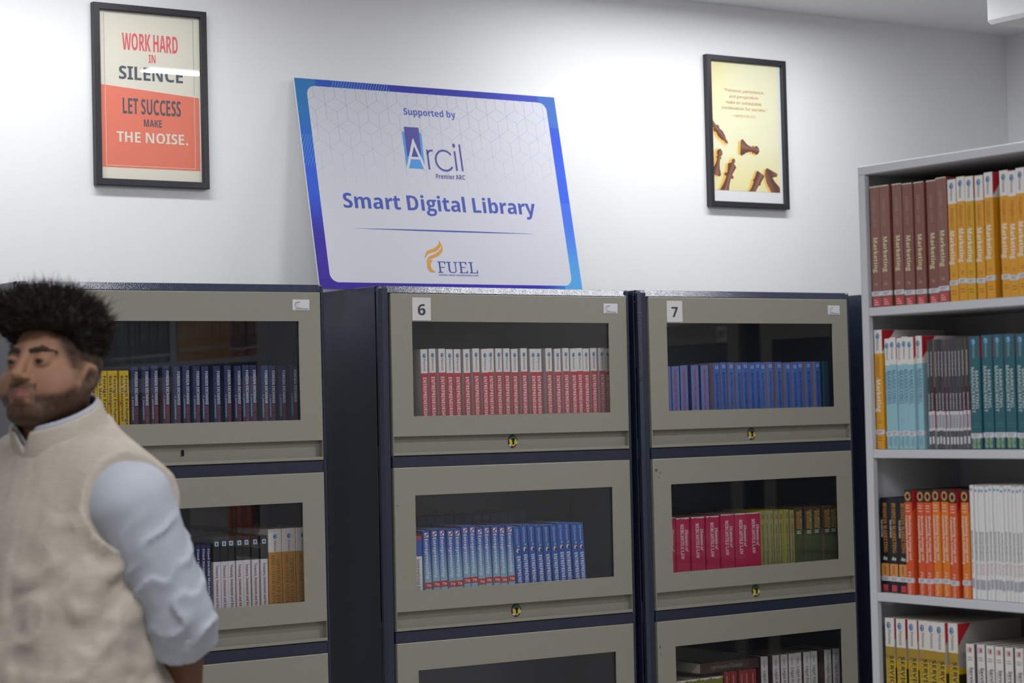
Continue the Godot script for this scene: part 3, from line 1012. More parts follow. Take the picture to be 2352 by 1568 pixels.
func build_books() -> void:
	var navy_c := "1f2850"
	var pw := "Pearson"
	var y1 := 1.98 - 0.4456 + 0.0022
	var y2 := y1 - 0.4855
	var y3 := y2 - 0.4855
	var z := 0.285
	var in5 := " in the cabinet behind the man"
	var in6 := " in the cabinet labelled 6"
	var in7 := " in the cabinet labelled 7"
	# --- cabinet behind the man
	shelve("book", {w = 0.0272, h = 0.219, c = "dcb800", t = [["Foreign Exchange", "Bb", "23235c", 0.6, 0.0135, 0.128, 0.28], ["Risk Management", "Bb", "23235c", 0.14, 0.0135, 0.118, 0.28]]},
		"yellow book with blue title" + in5, "yellow exchange risk books", [2.2205, 2.249, 2.277, 2.3095], y1, z)
	shelve("book", {w = 0.0203, h = 0.2305, c = navy_c, pages = "8a8a98", bands = [[0.0, 0.11, "25305f"], [0.11, 0.2305, "1d3a5a"]], t = [["FOREIGN EXCHANGE", "Bb", "d4d6e0", 0.5, 0.0135, 0.088, 0.4], ["RISK MANAGEMENT", "Bb", "a02030", 0.5, 0.106, 0.09, 0.4], ["C. Jeevanandam", "Bb", "aab0c8", 0.1, 0.078, 0.06, 0.24]]},
		"navy book titled Foreign Exchange" + in5, "navy exchange books", [2.344, 2.371, 2.397, 2.431, 2.464, 2.488, 2.518, 2.545, 2.577, 2.609, 2.642, 2.666, 2.6865, 2.72, 2.744, 2.777, 2.811], y1, z, false, 0.0, [{}, {h = 0.2285, say = "slightly shorter "}])
	shelve("book", {w = 0.0142, h = 0.2435, c = "1d2652", t = [["Fixed Income Markets in India", "Bb", "c9cde0", 0.3, 0.012, 0.165, 0.42]]},
		"slim navy book about fixed income markets" + in5, "slim navy market books", [2.486, 2.501, 2.516, 2.531, 2.546], y2, z)
	shelve("book", {w = 0.0212, h = 0.2575, c = "d5d2d8", bands = [[0.0, 0.062, "232326"]], flat = [["rect", 0.25, 0.009, 0.75, 0.021, "d8dce4"], ["rect", 0.35, 0.011, 0.65, 0.019, "3a6ea8"]], t = [["Treasury, Investment and Risk Management", "Bb", "8c2f3a", 0.32, 0.072, 0.17, 0.36]]},
		"book with a black top and white spine" + in5, "black and white treasury books", [2.568, 2.5895, 2.612, 2.636, 2.6585, 2.683, 2.708], y2, z)
	shelve("book", {w = 0.0405, h = 0.2735, c = "c48a36", bands = [[0.0, 0.062, "e0dcd6"]], flat = [["mark", 0.5, 0.02, 0.0055, "2f6f9a"]], t = [["OPTIONS, FUTURES", "S", "5a4426", 0.56, 0.082, 0.14, 0.24], ["AND OTHER DERIVATIVES", "S", "5a4426", 0.2, 0.068, 0.17, 0.24], [pw, "S", "3a3a44", 0.42, 0.031, 0.03, 0.18]]},
		"thick orange book with a white top" + in5, "thick orange derivatives books", [2.7335, 2.7755, 2.8175], y2, z)
	# --- cabinet 6
	shelve("book", {w = 0.0228, h = 0.27, c = "bb2f3c", board = "cfc8c8", boards = [[0.0, 0.27, "d3cccc"]], bands = [[0.0, 0.068, "e2dedc"]], flat = [["mark", 0.52, 0.0185, 0.0052, "2a6a94"]], t = [["ENTREPRENEURSHIP", "Bb", "e6dcdc", 0.24, 0.08, 0.122, 0.5], [pw, "S", "3f4650", 0.38, 0.027, 0.035, 0.3]]},
		"red and white entrepreneurship book" + in6, "red and white entrepreneurship books", [3.229, 3.257, 3.286, 3.313, 3.342, 3.374, 3.402, 3.432, 3.457, 3.485, 3.511, 3.538, 3.569, 3.602, 3.6255, 3.662, 3.694, 3.72, 3.748, 3.7715, 3.796, 3.824, 3.854, 3.878], y1 + 0.0022, z, false, 0.008, [{}, {h = 0.2685, say = "slightly shorter "}])
	shelve("book", {w = 0.0262, h = 0.2375, c = "dedadc", bands = [[0.0, 0.008, "202028"], [0.008, 0.019, "b8343c"], [0.019, 0.066, "2f55a8"]], t = [["International Economics", "B", "33333c", 0.3, 0.074, 0.135, 0.38]]},
		"white book with a blue and red top" + in6, "", [3.1935], y2 + 0.0022, z, false, 0.0)
	shelve("book", {w = 0.0226, h = 0.2455, c = "4768b4", bands = [[0.0, 0.05, "2f4a9c", "3f62b0"], [0.05, 0.147, "3f62b0", "8fb6d0"], [0.147, 0.2455, "8fb6d0"]], flat = [["rect", 0.24, 0.007, 0.8, 0.02, "d8d4dc"], ["rect", 0.3, 0.013, 0.55, 0.0185, "c03a3a"], ["rect", 0.55, 0.009, 0.75, 0.014, "222230"], ["rect", 0.0, 0.147, 1.0, 0.164, "c02f30"]],
		t = [["Entrepreneurship", "Bb", "dfe4ee", 0.24, 0.024, 0.113, 0.46]], upright = [["11e", "Bb", "ece6e6", 0.2, 0.16, 0.0145, 0.0085]]},
		"light blue entrepreneurship book with a red 11e block" + in6, "light blue entrepreneurship books", [3.222, 3.247, 3.274, 3.301, 3.325, 3.351, 3.378, 3.402, 3.428, 3.454, 3.479, 3.505], y2 + 0.0022, z, false, 0.034, [{}, {h = 0.2495, say = "taller "}, {h = 0.243, say = "shorter "}], 0.003)
	shelve("book", {w = 0.0226, h = 0.2385, c = "1f52a6", flat = [["ring", 0.5, 0.012, 0.0042, "9fd0d8"], ["disc", 0.58, 0.0575, 0.0036, "58b0d0"], ["disc", 0.4, 0.064, 0.003, "a8404a"], ["disc", 0.5, 0.071, 0.0052, "d8d4dc"], ["disc", 0.64, 0.073, 0.004, "17171e"]],
		t = [["ENTREPRENEURSHIP", "Bb", "dfe4f0", 0.24, 0.087, 0.12, 0.52], [pw, "S", "c8d4ea", 0.36, 0.019, 0.032, 0.3]]},
		"deep blue entrepreneurship book with small figures" + in6, "deep blue entrepreneurship books", [3.531, 3.555, 3.581, 3.608, 3.634, 3.66, 3.684, 3.708, 3.735, 3.76], y2 + 0.0022, z, false, 0.055, [{}, {h = 0.2425, say = "slightly shorter "}], 0.003)
	shelve("book", {w = 0.03, h = 0.27, c = "24346e"}, "dark blue book in the second row" + in6, "dark blue second row books", steps(3.2, 0.032, 16), y2 + 0.0022, z - 0.15 - 0.045, false, 0.0, [{d = 0.075}])
	# --- cabinet 7
	shelve("book", {w = 0.0295, h = 0.2175, c = "7583c0", board = "4a568c", t = [["Industrial and Labour Laws", "Bb", "b8404a", 0.36, 0.012, 0.13, 0.3]]},
		"periwinkle law book with red title" + in7, "periwinkle labour law books", [4.102, 4.132, 4.165, 4.211, 4.248], y1, z, false, 0.006, [{}, {h = 0.2155, say = "slightly shorter "}])
	shelve("book", {w = 0.0226, h = 0.2225, c = "4b72c4", board = "a89ab0", flat = [["rect", 0.28, 0.007, 0.46, 0.018, "a8bce0"], ["rect", 0.58, 0.007, 0.76, 0.018, "a8bce0"]], t = [["MACROECONOMICS", "Sb", "202f66", 0.32, 0.03, 0.118, 0.38]]},
		"blue macroeconomics book" + in7, "blue macroeconomics books", [4.298, 4.325, 4.357, 4.392, 4.418, 4.4415, 4.465, 4.49, 4.517, 4.559, 4.591, 4.619, 4.647, 4.683, 4.717], y1, z, false, 0.012, [{}, {h = 0.2255, say = "slightly taller "}])
	shelve("book", {w = 0.026, h = 0.2265, c = "1f4a66"}, "dark teal book ending the blue row" + in7, "", [4.756], y1, z)
	shelve("book", {w = 0.0525, h = 0.236, c = "b8184f", rough = 0.5, t = [["MERCANTILE LAW", "Sb", "e8d8de", 0.32, 0.019, 0.108, 0.24], ["Elements of", "Sb", "e8d8de", 0.66, 0.037, 0.066, 0.2, 0.25]]},
		"thick magenta law book with torn spine top" + in7, "magenta mercantile law books", [4.081, 4.136, 4.194, 4.254, 4.309, 4.365, 4.421], y2, z, false, 0.0, [{flat = [["torn", 3, 0.005]]}, {flat = [["torn", 9, 0.009]], h = 0.2385}, {flat = [["torn", 21, 0.004]], h = 0.239}])
	shelve("book", {w = 0.0168, h = 0.2405, c = "96905c", t = [["Labour LAWS for Managers", "B", "3a3a2c", 0.28, 0.042, 0.13, 0.42]], upright = [["3", "B", "3a3a2c", 0.25, 0.026, 0.008, 0.013]]},
		"slim olive labour law book" + in7, "slim olive labour law books", [4.4745, 4.492, 4.5095, 4.53, 4.552, 4.57, 4.593], y2, z, false, 0.0, [{}, {board = "c2bc26", boards = [[0.0, 0.2405, "c2bc26"]], h = 0.243, say = "yellow covered "}])
	shelve("book", {w = 0.0325, h = 0.2455, c = "3b4a2a", board = "6a5a4c", bands = [[0.0, 0.07, "4a3826"]], flat = [["rect", 0.2, 0.073, 0.75, 0.077, "b8b4a8"], ["rect", 0.2, 0.079, 0.75, 0.083, "b8b4a8"]], t = [["BUSINESS", "Sb", "cda22c", 0.2, 0.012, 0.055, 0.36], ["LEGAL ASPECTS OF", "Sb", "c4bca8", 0.62, 0.008, 0.062, 0.24]]},
		"brown and green legal aspects book" + in7, "brown and green legal books", [4.619, 4.657, 4.696, 4.733, 4.767], y2, z)
	shelve("book", {w = 0.0285, h = 0.2725, c = "cac6c6", board = "4a3a36", t = [["Legal Aspects of Business", "B", "33333a", 0.3, 0.045, 0.16, 0.4], ["Kumar", "B", "5a5a60", 0.35, 0.015, 0.02, 0.25]]},
		"white spined legal book" + in7, "white legal books", [4.46, 4.51, 4.543, 4.573, 4.602, 4.634, 4.669, 4.723, 4.763], y3, z)
	shelve("book", {w = 0.0245, h = 0.2385, c = "842a2c", board = "6c1f24", flat = [["rect", 0.3, 0.012, 0.5, 0.07, "b86a5a"]]},
		"dark red book in the third row" + in7, "dark red books", [4.307, 4.333, 4.365, 4.391, 4.417], y3, z)
	shelve("book", {w = 0.045, h = 0.2265, c = "757a34", board = "aaa79a", flat = [["torn", 5, 0.006]]},
		"olive green book in the third row" + in7, "olive green books", [4.117, 4.165, 4.213, 4.26], y3, z)
	var lying := make_book("law_book", {w = 0.032, h = 0.235, d = 0.16, c = "46302c", t = [["Legal Aspects of Business", "B", "a89a94", 0.35, 0.04, 0.13, 0.36]]})
	lying.name = numbered("book")
	add_child(lying)
	tag(lying, "dark brown book lying on the dark red books" + in7, "book")
	lying.position = Vector3(4.455, y3 + 0.2388, z - 0.008)
	lying.rotation.z = PI / 2
	# --- open rack, top shelf
	var p := 3.4268 + 0.012
	var stock := {stock = 0.2385}
	var brown := {w = 0.0305, h = 0.273, d = 0.21, c = "8a5c52", board = "8a4a3e", rough = 0.45, stock = 0.238, flat = [["rect", 0.14, 0.253, 0.86, 0.2715, "cc4450"], ["rect", 0.22, 0.257, 0.5, 0.259, "e8b0b0"], ["rect", 0.22, 0.262, 0.66, 0.264, "e8b0b0"], ["rect", 0.22, 0.267, 0.72, 0.269, "e8b0b0"], ["torn", 4, 0.004]],
		t = [["Marketing", "Bb", "ded2ae", 0.3, 0.1165, 0.079, 0.42], ["GREWAL / LEVY", "B", "b09488", 0.32, 0.029, 0.063, 0.28]], upright = [["5e", "B", "c9b8a0", 0.3, 0.225, 0.009, 0.007]]}
	shelve("book", brown, "brown marketing book on the top rack shelf", "brown marketing books", [1.8915, 1.9225, 1.958, 1.995, 2.027, 2.063, 2.0945], 1.8412, p, true, 0.0, [{}, {c = "775848", h = 0.2755, say = "greyer, taller "}, {c = "84544c", h = 0.27, say = "redder, shorter "}])
	shelve("book", {w = 0.0135, h = 0.268, d = 0.21, c = "7a3a36", stock = 0.238, t = [["Marketing", "B", "b89a88", 0.3, 0.12, 0.075, 0.4]]}, "thin red-brown book at the wall end of the top rack shelf", "", [1.877], 1.8412, p + 0.012, true)
	var orange := {w = 0.0243, h = 0.2655, d = 0.2, c = "dc9c28", bands = [[0.0, 0.0535, "e4e0dc"]], stock = 0.2205, corner = true, flat = [["mark", 0.5, 0.0145, 0.0056, "3a6ea4"], ["rect", 0.3, 0.205, 0.7, 0.2065, "a8701c"], ["rect", 0.3, 0.2095, 0.7, 0.211, "a8701c"], ["rect", 0.2, 0.243, 0.75, 0.2445, "8a6420"], ["rect", 0.25, 0.249, 0.8, 0.2505, "8a6420"]],
		t = [["Marketing", "Bb", "efe8d8", 0.2, 0.113, 0.073, 0.55], ["Principles of", "S", "b8701c", 0.3, 0.062, 0.046, 0.4, 0.2], [pw, "S", "6a6a74", 0.36, 0.0225, 0.024, 0.3]]}
	shelve("book", orange, "orange marketing book with a white top on the top rack shelf", "orange marketing books", [2.1265, 2.152, 2.178, 2.2095, 2.238, 2.279, 2.304, 2.329, 2.354, 2.379, 2.404, 2.43, 2.456, 2.482, 2.507, 2.532], 1.8412, p, true, 0.0, [{}, {c = "d2a020", h = 0.267, say = "yellower "}, {h = 0.269, say = "slightly taller "}])
	# --- second shelf
	shelve("book", orange, "orange marketing book at the wall end of the second rack shelf", "", [1.8875], 1.5202, p, true, 0.0, [{h = 0.2695, stock = 0.226}])
	shelve("book", {w = 0.0192, h = 0.2485, d = 0.2, c = "94c0cc", bands = [[0.0, 0.0605, "e2dfdc"]], stock = 0.2095, corner = true, flat = [["mark", 0.42, 0.0165, 0.0054, "3f78a8"], ["rect", 0.3, 0.226, 0.5, 0.24, "7fa6b4"], ["rect", 0.6, 0.222, 0.8, 0.244, "7fa6b4"]],
		t = [["MARKETING", "S", "46609a", 0.46, 0.072, 0.075, 0.42], ["MARKETING", "S", "6f94b0", 0.12, 0.075, 0.075, 0.3], [pw, "S", "70707a", 0.3, 0.025, 0.024, 0.32]]},
		"light blue marketing book on the second rack shelf", "light blue marketing books", [1.917, 1.9365, 1.956, 1.9755, 1.995, 2.0145], 1.5202, p, true, 0.0, [{}, {h = 0.2505, say = "slightly taller "}])
	shelve("book", {w = 0.0092, h = 0.2395, d = 0.19, c = "42424c", board = "b49c82", boards = [[0.0, 0.105, "b49c82"], [0.105, 0.195, "a03030"], [0.195, 0.2395, "c8c4bc"]], bands = [[0.157, 0.2, "cfcdd2"], [0.2, 0.2395, "55555e"]], t = [["Marketing Management", "Bb", "c4c4c8", 0.28, 0.027, 0.054, 0.45], ["Services", "Bb", "c8c8cc", 0.28, 0.118, 0.036, 0.45]], flat = [["rect", 0.15, 0.165, 0.85, 0.1935, "9a9aa6"], ["rect", 0.2, 0.213, 0.8, 0.229, "d0d0d4"]]},
		"thin dark booklet on the second rack shelf", "thin dark booklets", steps(2.053, 0.0104, 12), 1.5202, p, true, 0.0, [{}, {c = "35353e", h = 0.241, say = "darker "}], 0.002)
	var teal := {w = 0.0292, h = 0.2425, d = 0.2, c = "2c5f6c", corner = true, stock = 0.2085, flat = [["mark", 0.45, 0.0125, 0.006, "4a90c0"], ["rect", 0.2, 0.188, 0.9, 0.19, "3f7480"], ["rect", 0.2, 0.194, 0.9, 0.196, "3f7480"]],
		t = [["MANAGEMENT", "B", "cfe0e0", 0.16, 0.067, 0.098, 0.3], ["MARKETING", "B", "cfe0e0", 0.54, 0.0745, 0.081, 0.3], ["KOTLER", "Bb", "b9d49a", 0.14, 0.2195, 0.0215, 0.3], ["KELLER", "Bb", "b9d49a", 0.56, 0.2195, 0.0215, 0.3], [pw, "S", "9fc0c8", 0.36, 0.0205, 0.027, 0.24]]}
	shelve("book", teal, "teal marketing management book on the second rack shelf", "teal marketing books", [2.181, 2.2125, 2.2435, 2.276, 2.3095, 2.3405, 2.371, 2.402, 2.433, 2.464, 2.495], 1.5202, p, true, 0.0, [{}, {h = 0.244, say = "slightly taller "}])
	# --- third shelf
	shelve("book", {w = 0.0288, h = 0.212, d = 0.19, c = "211f24", stock = 0.1765, flat = [["rect", 0.0, 0.148, 0.86, 0.177, "d8924a"], ["rect", 0.16, 0.1955, 0.7, 0.21, "c8404e"], ["rect", 0.3, 0.152, 0.5, 0.172, "a8703a"]],
		t = [["BUSINESS MARKETING", "Sb", "c98a44", 0.36, 0.011, 0.112, 0.4], ["Text and Cases", "Bb", "cfcfd2", 0.1, 0.049, 0.04, 0.22]], upright = [["4e", "Bb", "e0dcd8", 0.24, 0.1405, 0.0135, 0.0085]]},
		"black business marketing book on the third rack shelf", "black business marketing books", [1.879, 1.911, 1.9425], 1.1979, p + 0.009, true)
	shelve("book", {w = 0.0222, h = 0.232, d = 0.19, c = "d6582c", corner = true, stock = 0.1955, bands = [[0.0, 0.0275, "2c2420"]], flat = [["disc", 0.5, 0.0145, 0.0085, "b8463c"], ["ring", 0.5, 0.0145, 0.0088, "c8a060"], ["disc", 0.5, 0.0145, 0.0045, "241414"], ["rect", 0.2, 0.034, 0.75, 0.0358, "e8c8b8"], ["rect", 0.2, 0.0395, 0.75, 0.0413, "e8c8b8"], ["rect", 0.2, 0.0465, 0.8, 0.0483, "e8c8b8"]],
		t = [["Marketing Strategy and", "Bb", "ecd6c8", 0.56, 0.0575, 0.098, 0.3], ["Competitive Positioning", "Bb", "ecd6c8", 0.14, 0.0575, 0.103, 0.3], ["PEARSON", "B", "ecd6c8", 0.3, 0.182, 0.05, 0.36]]},
		"orange-red marketing strategy book on the third rack shelf", "orange-red strategy books", [1.9735, 2.0045, 2.0295, 2.0565, 2.0795, 2.106, 2.1415], 1.1979, p, true, 0.0, [{}, {c = "e07a24", h = 0.2345, say = "lighter, taller "}])
	shelve("book", {w = 0.0098, h = 0.245, d = 0.2, c = "e4e1e2", flat = [["disc", 0.5, 0.0095, 0.0028, "6a9cc0"], ["rect", 0.1, 0.2, 0.9, 0.221, "a6a8b4"]], t = [["Marketing Management", "B", "77777e", 0.25, 0.098, 0.062, 0.5], ["Kurtz", "B", "c48a90", 0.25, 0.166, 0.024, 0.5]]},
		"thin white marketing book on the third rack shelf", "thin white marketing books", steps(2.1675, 0.0108, 30), 1.1979, p, true, 0.0, [{}, {h = 0.2425, say = "slightly shorter "}], 0.002)
	# --- fourth shelf
	shelve("book", {w = 0.0286, h = 0.265, d = 0.2, c = "c4a032", corner = true, pages = "d0c8b8", bands = [[0.0, 0.064, "dedad4"], [0.064, 0.09, "a8882c"], [0.09, 0.265, "cbaa36"]], boards = [[0.0, 0.098, "b8b0a8"], [0.098, 0.11, "d8b41c"], [0.11, 0.265, "3a3226"]], flat = [["mark", 0.42, 0.0165, 0.0062, "3f6ea4"]],
		t = [["SERVICES", "Bb", "2e2a22", 0.48, 0.084, 0.085, 0.42], ["MARKETING", "B", "8a7030", 0.12, 0.084, 0.095, 0.3], [pw, "S", "60606a", 0.36, 0.026, 0.033, 0.3]]},
		"gold services marketing book on the fourth rack shelf", "gold services books", [1.897, 1.932, 1.967, 1.997, 2.026, 2.055, 2.086], 0.876, p, true)
	shelve("book", {w = 0.0232, h = 0.2255, d = 0.2, c = "dedad6", board = "5a4a58", flat = [["rect", 0.2, 0.007, 0.75, 0.019, "c8b0b0"], ["rect", 0.48, 0.009, 0.68, 0.017, "a83a40"], ["rect", 0.25, 0.028, 0.75, 0.03, "9a98a0"], ["rect", 0.25, 0.033, 0.8, 0.035, "9a98a0"]], t = [["Services", "Bb", "4a464e", 0.46, 0.05, 0.05, 0.4], ["Marketing", "B", "a09ca0", 0.2, 0.055, 0.05, 0.22]]},
		"white services book on the fourth rack shelf", "white services books", [2.146, 2.1705, 2.199, 2.227, 2.254, 2.281, 2.309, 2.335, 2.361, 2.387, 2.413, 2.439], 0.876, p, true)
	# --- the second rack, seen mirrored in the cabinet glass
	shelve("book", teal.merged({c = "27474c"}, true), "dark green book on the top shelf of the rack nearer the camera", "dark green mirrored books", steps(2.62, 0.034, 17), 1.8412, p, true)
	shelve("book", orange, "orange book on the second shelf of the rack nearer the camera", "orange mirrored books", steps(2.62, 0.034, 17), 1.5202, p, true, 0.0, [{}, {c = "5a3a34", say = "browner "}])
	shelve("book", brown, "brown book on the third shelf of the rack nearer the camera", "brown mirrored books", steps(2.62, 0.036, 16), 1.1979, p, true)

# ---------------------------------------------------------------- the man walking past
# Surface nets: one vertex in each cell that the surface crosses, one quad round each crossed edge.
var nv := PackedVector3Array()
var nc := PackedColorArray()
var ni := PackedInt32Array()
var bump := FastNoiseLite.new()

func nets_begin() -> void:
	nv = PackedVector3Array()
	nc = PackedColorArray()
	ni = PackedInt32Array()

func nets_done() -> ArrayMesh:
	var nn := PackedVector3Array()
	nn.resize(nv.size())
	for k in range(0, ni.size(), 3):
		var a := ni[k]
		var b := ni[k + 1]
		var c := ni[k + 2]
		var n := (nv[a] - nv[c]).cross(nv[a] - nv[b])
		nn[a] += n
		nn[b] += n
		nn[c] += n
	for k in nn.size():
		nn[k] = nn[k].normalized()
	var arr := []
	arr.resize(Mesh.ARRAY_MAX)
	arr[Mesh.ARRAY_VERTEX] = nv
	arr[Mesh.ARRAY_NORMAL] = nn
	arr[Mesh.ARRAY_COLOR] = nc
	arr[Mesh.ARRAY_INDEX] = ni
	var m := ArrayMesh.new()
	m.add_surface_from_arrays(Mesh.PRIMITIVE_TRIANGLES, arr)
	return m

func nets(lo: Vector3, hi: Vector3, h: float, f: Callable, tint: Callable, xf := Transform3D()) -> void:
	var B := 4
	var bx := int(ceil((hi.x - lo.x) / (h * B)))
	var by := int(ceil((hi.y - lo.y) / (h * B)))
	var bz := int(ceil((hi.z - lo.z) / (h * B)))
	var nx := bx * B + 1
	var ny := by * B + 1
	var nz := bz * B + 1
	var val := PackedFloat32Array()
	val.resize(nx * ny * nz)
	val.fill(99.0)
	var cell := PackedInt32Array()
	cell.resize(nx * ny * nz)
	cell.fill(-1)
	var sy := nx
	var sz := nx * ny
	var active := PackedInt32Array()
	var reach := B * h * 1.15
	for k in bz:
		for j in by:
			for i in bx:
				var c := lo + Vector3((i + 0.5) * B, (j + 0.5) * B, (k + 0.5) * B) * h
				if absf(f.call(c)) > reach:
					continue
				for kk in B + 1:
					for jj in B + 1:
						for ii in B + 1:
							var at := (i * B + ii) + (j * B + jj) * sy + (k * B + kk) * sz
							if val[at] > 98.0:
								val[at] = f.call(lo + Vector3(i * B + ii, j * B + jj, k * B + kk) * h)
							if ii < B and jj < B and kk < B:
								active.append(at)
	var corner := [0, 1, sy, sy + 1, sz, sz + 1, sy + sz, sy + sz + 1]
	var edges := [[0, 1], [2, 3], [4, 5], [6, 7], [0, 2], [1, 3], [4, 6], [5, 7], [0, 4], [1, 5], [2, 6], [3, 7]]
	for at in active:
		var neg := 0
		for o in corner:
			if val[at + o] < 0.0:
				neg += 1
		if neg == 0 or neg == 8:
			continue
		var x := at % nx
		var y := (at / sy) % ny
		var z := at / sz
		var sum := Vector3.ZERO
		var cnt := 0
		for e in edges:
			var va := val[at + corner[e[0]]]
			var vb := val[at + corner[e[1]]]
			if (va < 0.0) == (vb < 0.0):
				continue
			var t := va / (va - vb)
			var pa := Vector3(e[0] & 1, (e[0] >> 1) & 1, (e[0] >> 2) & 1)
			var pb := Vector3(e[1] & 1, (e[1] >> 1) & 1, (e[1] >> 2) & 1)
			sum += pa.lerp(pb, t)
			cnt += 1
		var p := lo + (Vector3(x, y, z) + sum / cnt) * h
		cell[at] = nv.size()
		nc.append(tint.call(p))
		nv.append(xf * p)
	for at in active:
		if cell[at] < 0:
			continue
		var v0 := val[at] < 0.0
		for ax in 3:
			var step: int = [1, sy, sz][ax]
			if (val[at + step] < 0.0) == v0:
				continue
			var u: int = [sy, sz, 1][ax]
			var w: int = [sz, 1, sy][ax]
			if at - u - w < 0:
				continue
			var a := cell[at]
			var b := cell[at - u]
			var c := cell[at - u - w]
			var d := cell[at - w]
			if a < 0 or b < 0 or c < 0 or d < 0:
				continue
			if v0:
				ni.append_array(PackedInt32Array([a, c, b, a, d, c]))
			else:
				ni.append_array(PackedInt32Array([a, b, c, a, c, d]))

func smin(a: float, b: float, k: float) -> float:
	var h := maxf(k - absf(a - b), 0.0) / k
	return minf(a, b) - h * h * k * 0.25

func smax(a: float, b: float, k: float) -> float:
	return -smin(-a, -b, k)

func ell(p: Vector3, r: Vector3) -> float:
	var k0 := (p / r).length()
	var k1 := (p / (r * r)).length()
	return k0 * (k0 - 1.0) / maxf(k1, 0.0001)

func cap(p: Vector3, a: Vector3, b: Vector3, ra: float, rb: float) -> float:
	var ab := b - a
	var t := clampf((p - a).dot(ab) / ab.length_squared(), 0.0, 1.0)
	return (p - a - ab * t).length() - lerpf(ra, rb, t)

func face_y(y: float) -> float:
	return y if y > 0.01 else 0.01 + (y - 0.01) * 1.18

# --- head: x to his left, y up, z forward, origin between the ears
func head_d(p: Vector3) -> float:
	var q := Vector3(absf(p.x), face_y(p.y), p.z)
	var d := ell(q - Vector3(0, 0.043, -0.02), Vector3(0.077, 0.094, 0.099))
	d = smin(d, ell(q - Vector3(0, -0.03, 0.026), Vector3(0.076, 0.088, 0.069)), 0.03)
	d = smin(d, cap(q, Vector3(0.06, -0.045, -0.002), Vector3(0.022, -0.097, 0.064), 0.02, 0.023), 0.028)
	d = smin(d, ell(q - Vector3(0.044, -0.034, 0.054), Vector3(0.035, 0.04, 0.026)), 0.02)
	d = smin(d, cap(q, Vector3(0, 0.043, 0.083), Vector3(0.042, 0.04, 0.068), 0.012, 0.01), 0.016)
	d = smin(d, ell(q - Vector3(0, -0.1, 0.072), Vector3(0.029, 0.02, 0.02)), 0.02)
	# eye sockets, lids
	d = smax(d, -ell(q - Vector3(0.0325, 0.019, 0.101), Vector3(0.019, 0.013, 0.017)), 0.012)
	d = smin(d, ell(q - Vector3(0.0325, 0.0175, 0.078), Vector3(0.0168, 0.0138, 0.0152)), 0.005)
	d = smax(d, -ell(q - Vector3(0.0325, 0.0158, 0.097), Vector3(0.0142, 0.0043, 0.014)), 0.0015)
	# nose
	d = smin(d, cap(q, Vector3(0, 0.03, 0.09), Vector3(0, -0.012, 0.1085), 0.0085, 0.0105), 0.012)
	d = smin(d, ell(q - Vector3(0, -0.018, 0.112), Vector3(0.012, 0.0105, 0.012)), 0.008)
	d = smin(d, ell(q - Vector3(0.0135, -0.022, 0.099), Vector3(0.008, 0.0072, 0.0105)), 0.006)
	# mouth
	d = smin(d, ell(q - Vector3(0, -0.058, 0.088), Vector3(0.028, 0.024, 0.0165)), 0.012)
	d = smin(d, cap(q, Vector3(0, -0.0522, 0.1005), Vector3(0.021, -0.0545, 0.092), 0.0046, 0.0026), 0.005)
	d = smin(d, cap(q, Vector3(0, -0.0622, 0.0995), Vector3(0.018, -0.059, 0.092), 0.0058, 0.0028), 0.005)
	d = smax(d, -cap(q, Vector3(0, -0.0568, 0.1065), Vector3(0.023, -0.0562, 0.097), 0.0016, 0.0012), 0.003)
	# neck
	d = smin(d, cap(q, Vector3(0, -0.05, -0.024), Vector3(0, -0.22, -0.03), 0.06, 0.07), 0.03)
	# ears
	var e := q - Vector3(0.079, -0.004, -0.014)
	var c := cos(0.35)
	var s := sin(0.35)
	e = Vector3(c * e.x + s * e.z, e.y, -s * e.x + c * e.z)
	e = Vector3(e.x, e.y * 0.985 - e.z * 0.17, e.z * 0.985 + e.y * 0.17)
	var ear := ell(e, Vector3(0.0105, 0.033, 0.0205))
	ear = smax(ear, -ell(e - Vector3(0.0095, 0.004, 0.002), Vector3(0.009, 0.021, 0.011)), 0.006)
	ear = smin(ear, ell(e - Vector3(0.004, -0.026, 0.006), Vector3(0.007, 0.01, 0.01)), 0.006)
	d = smin(d, ear, 0.008)
	return d

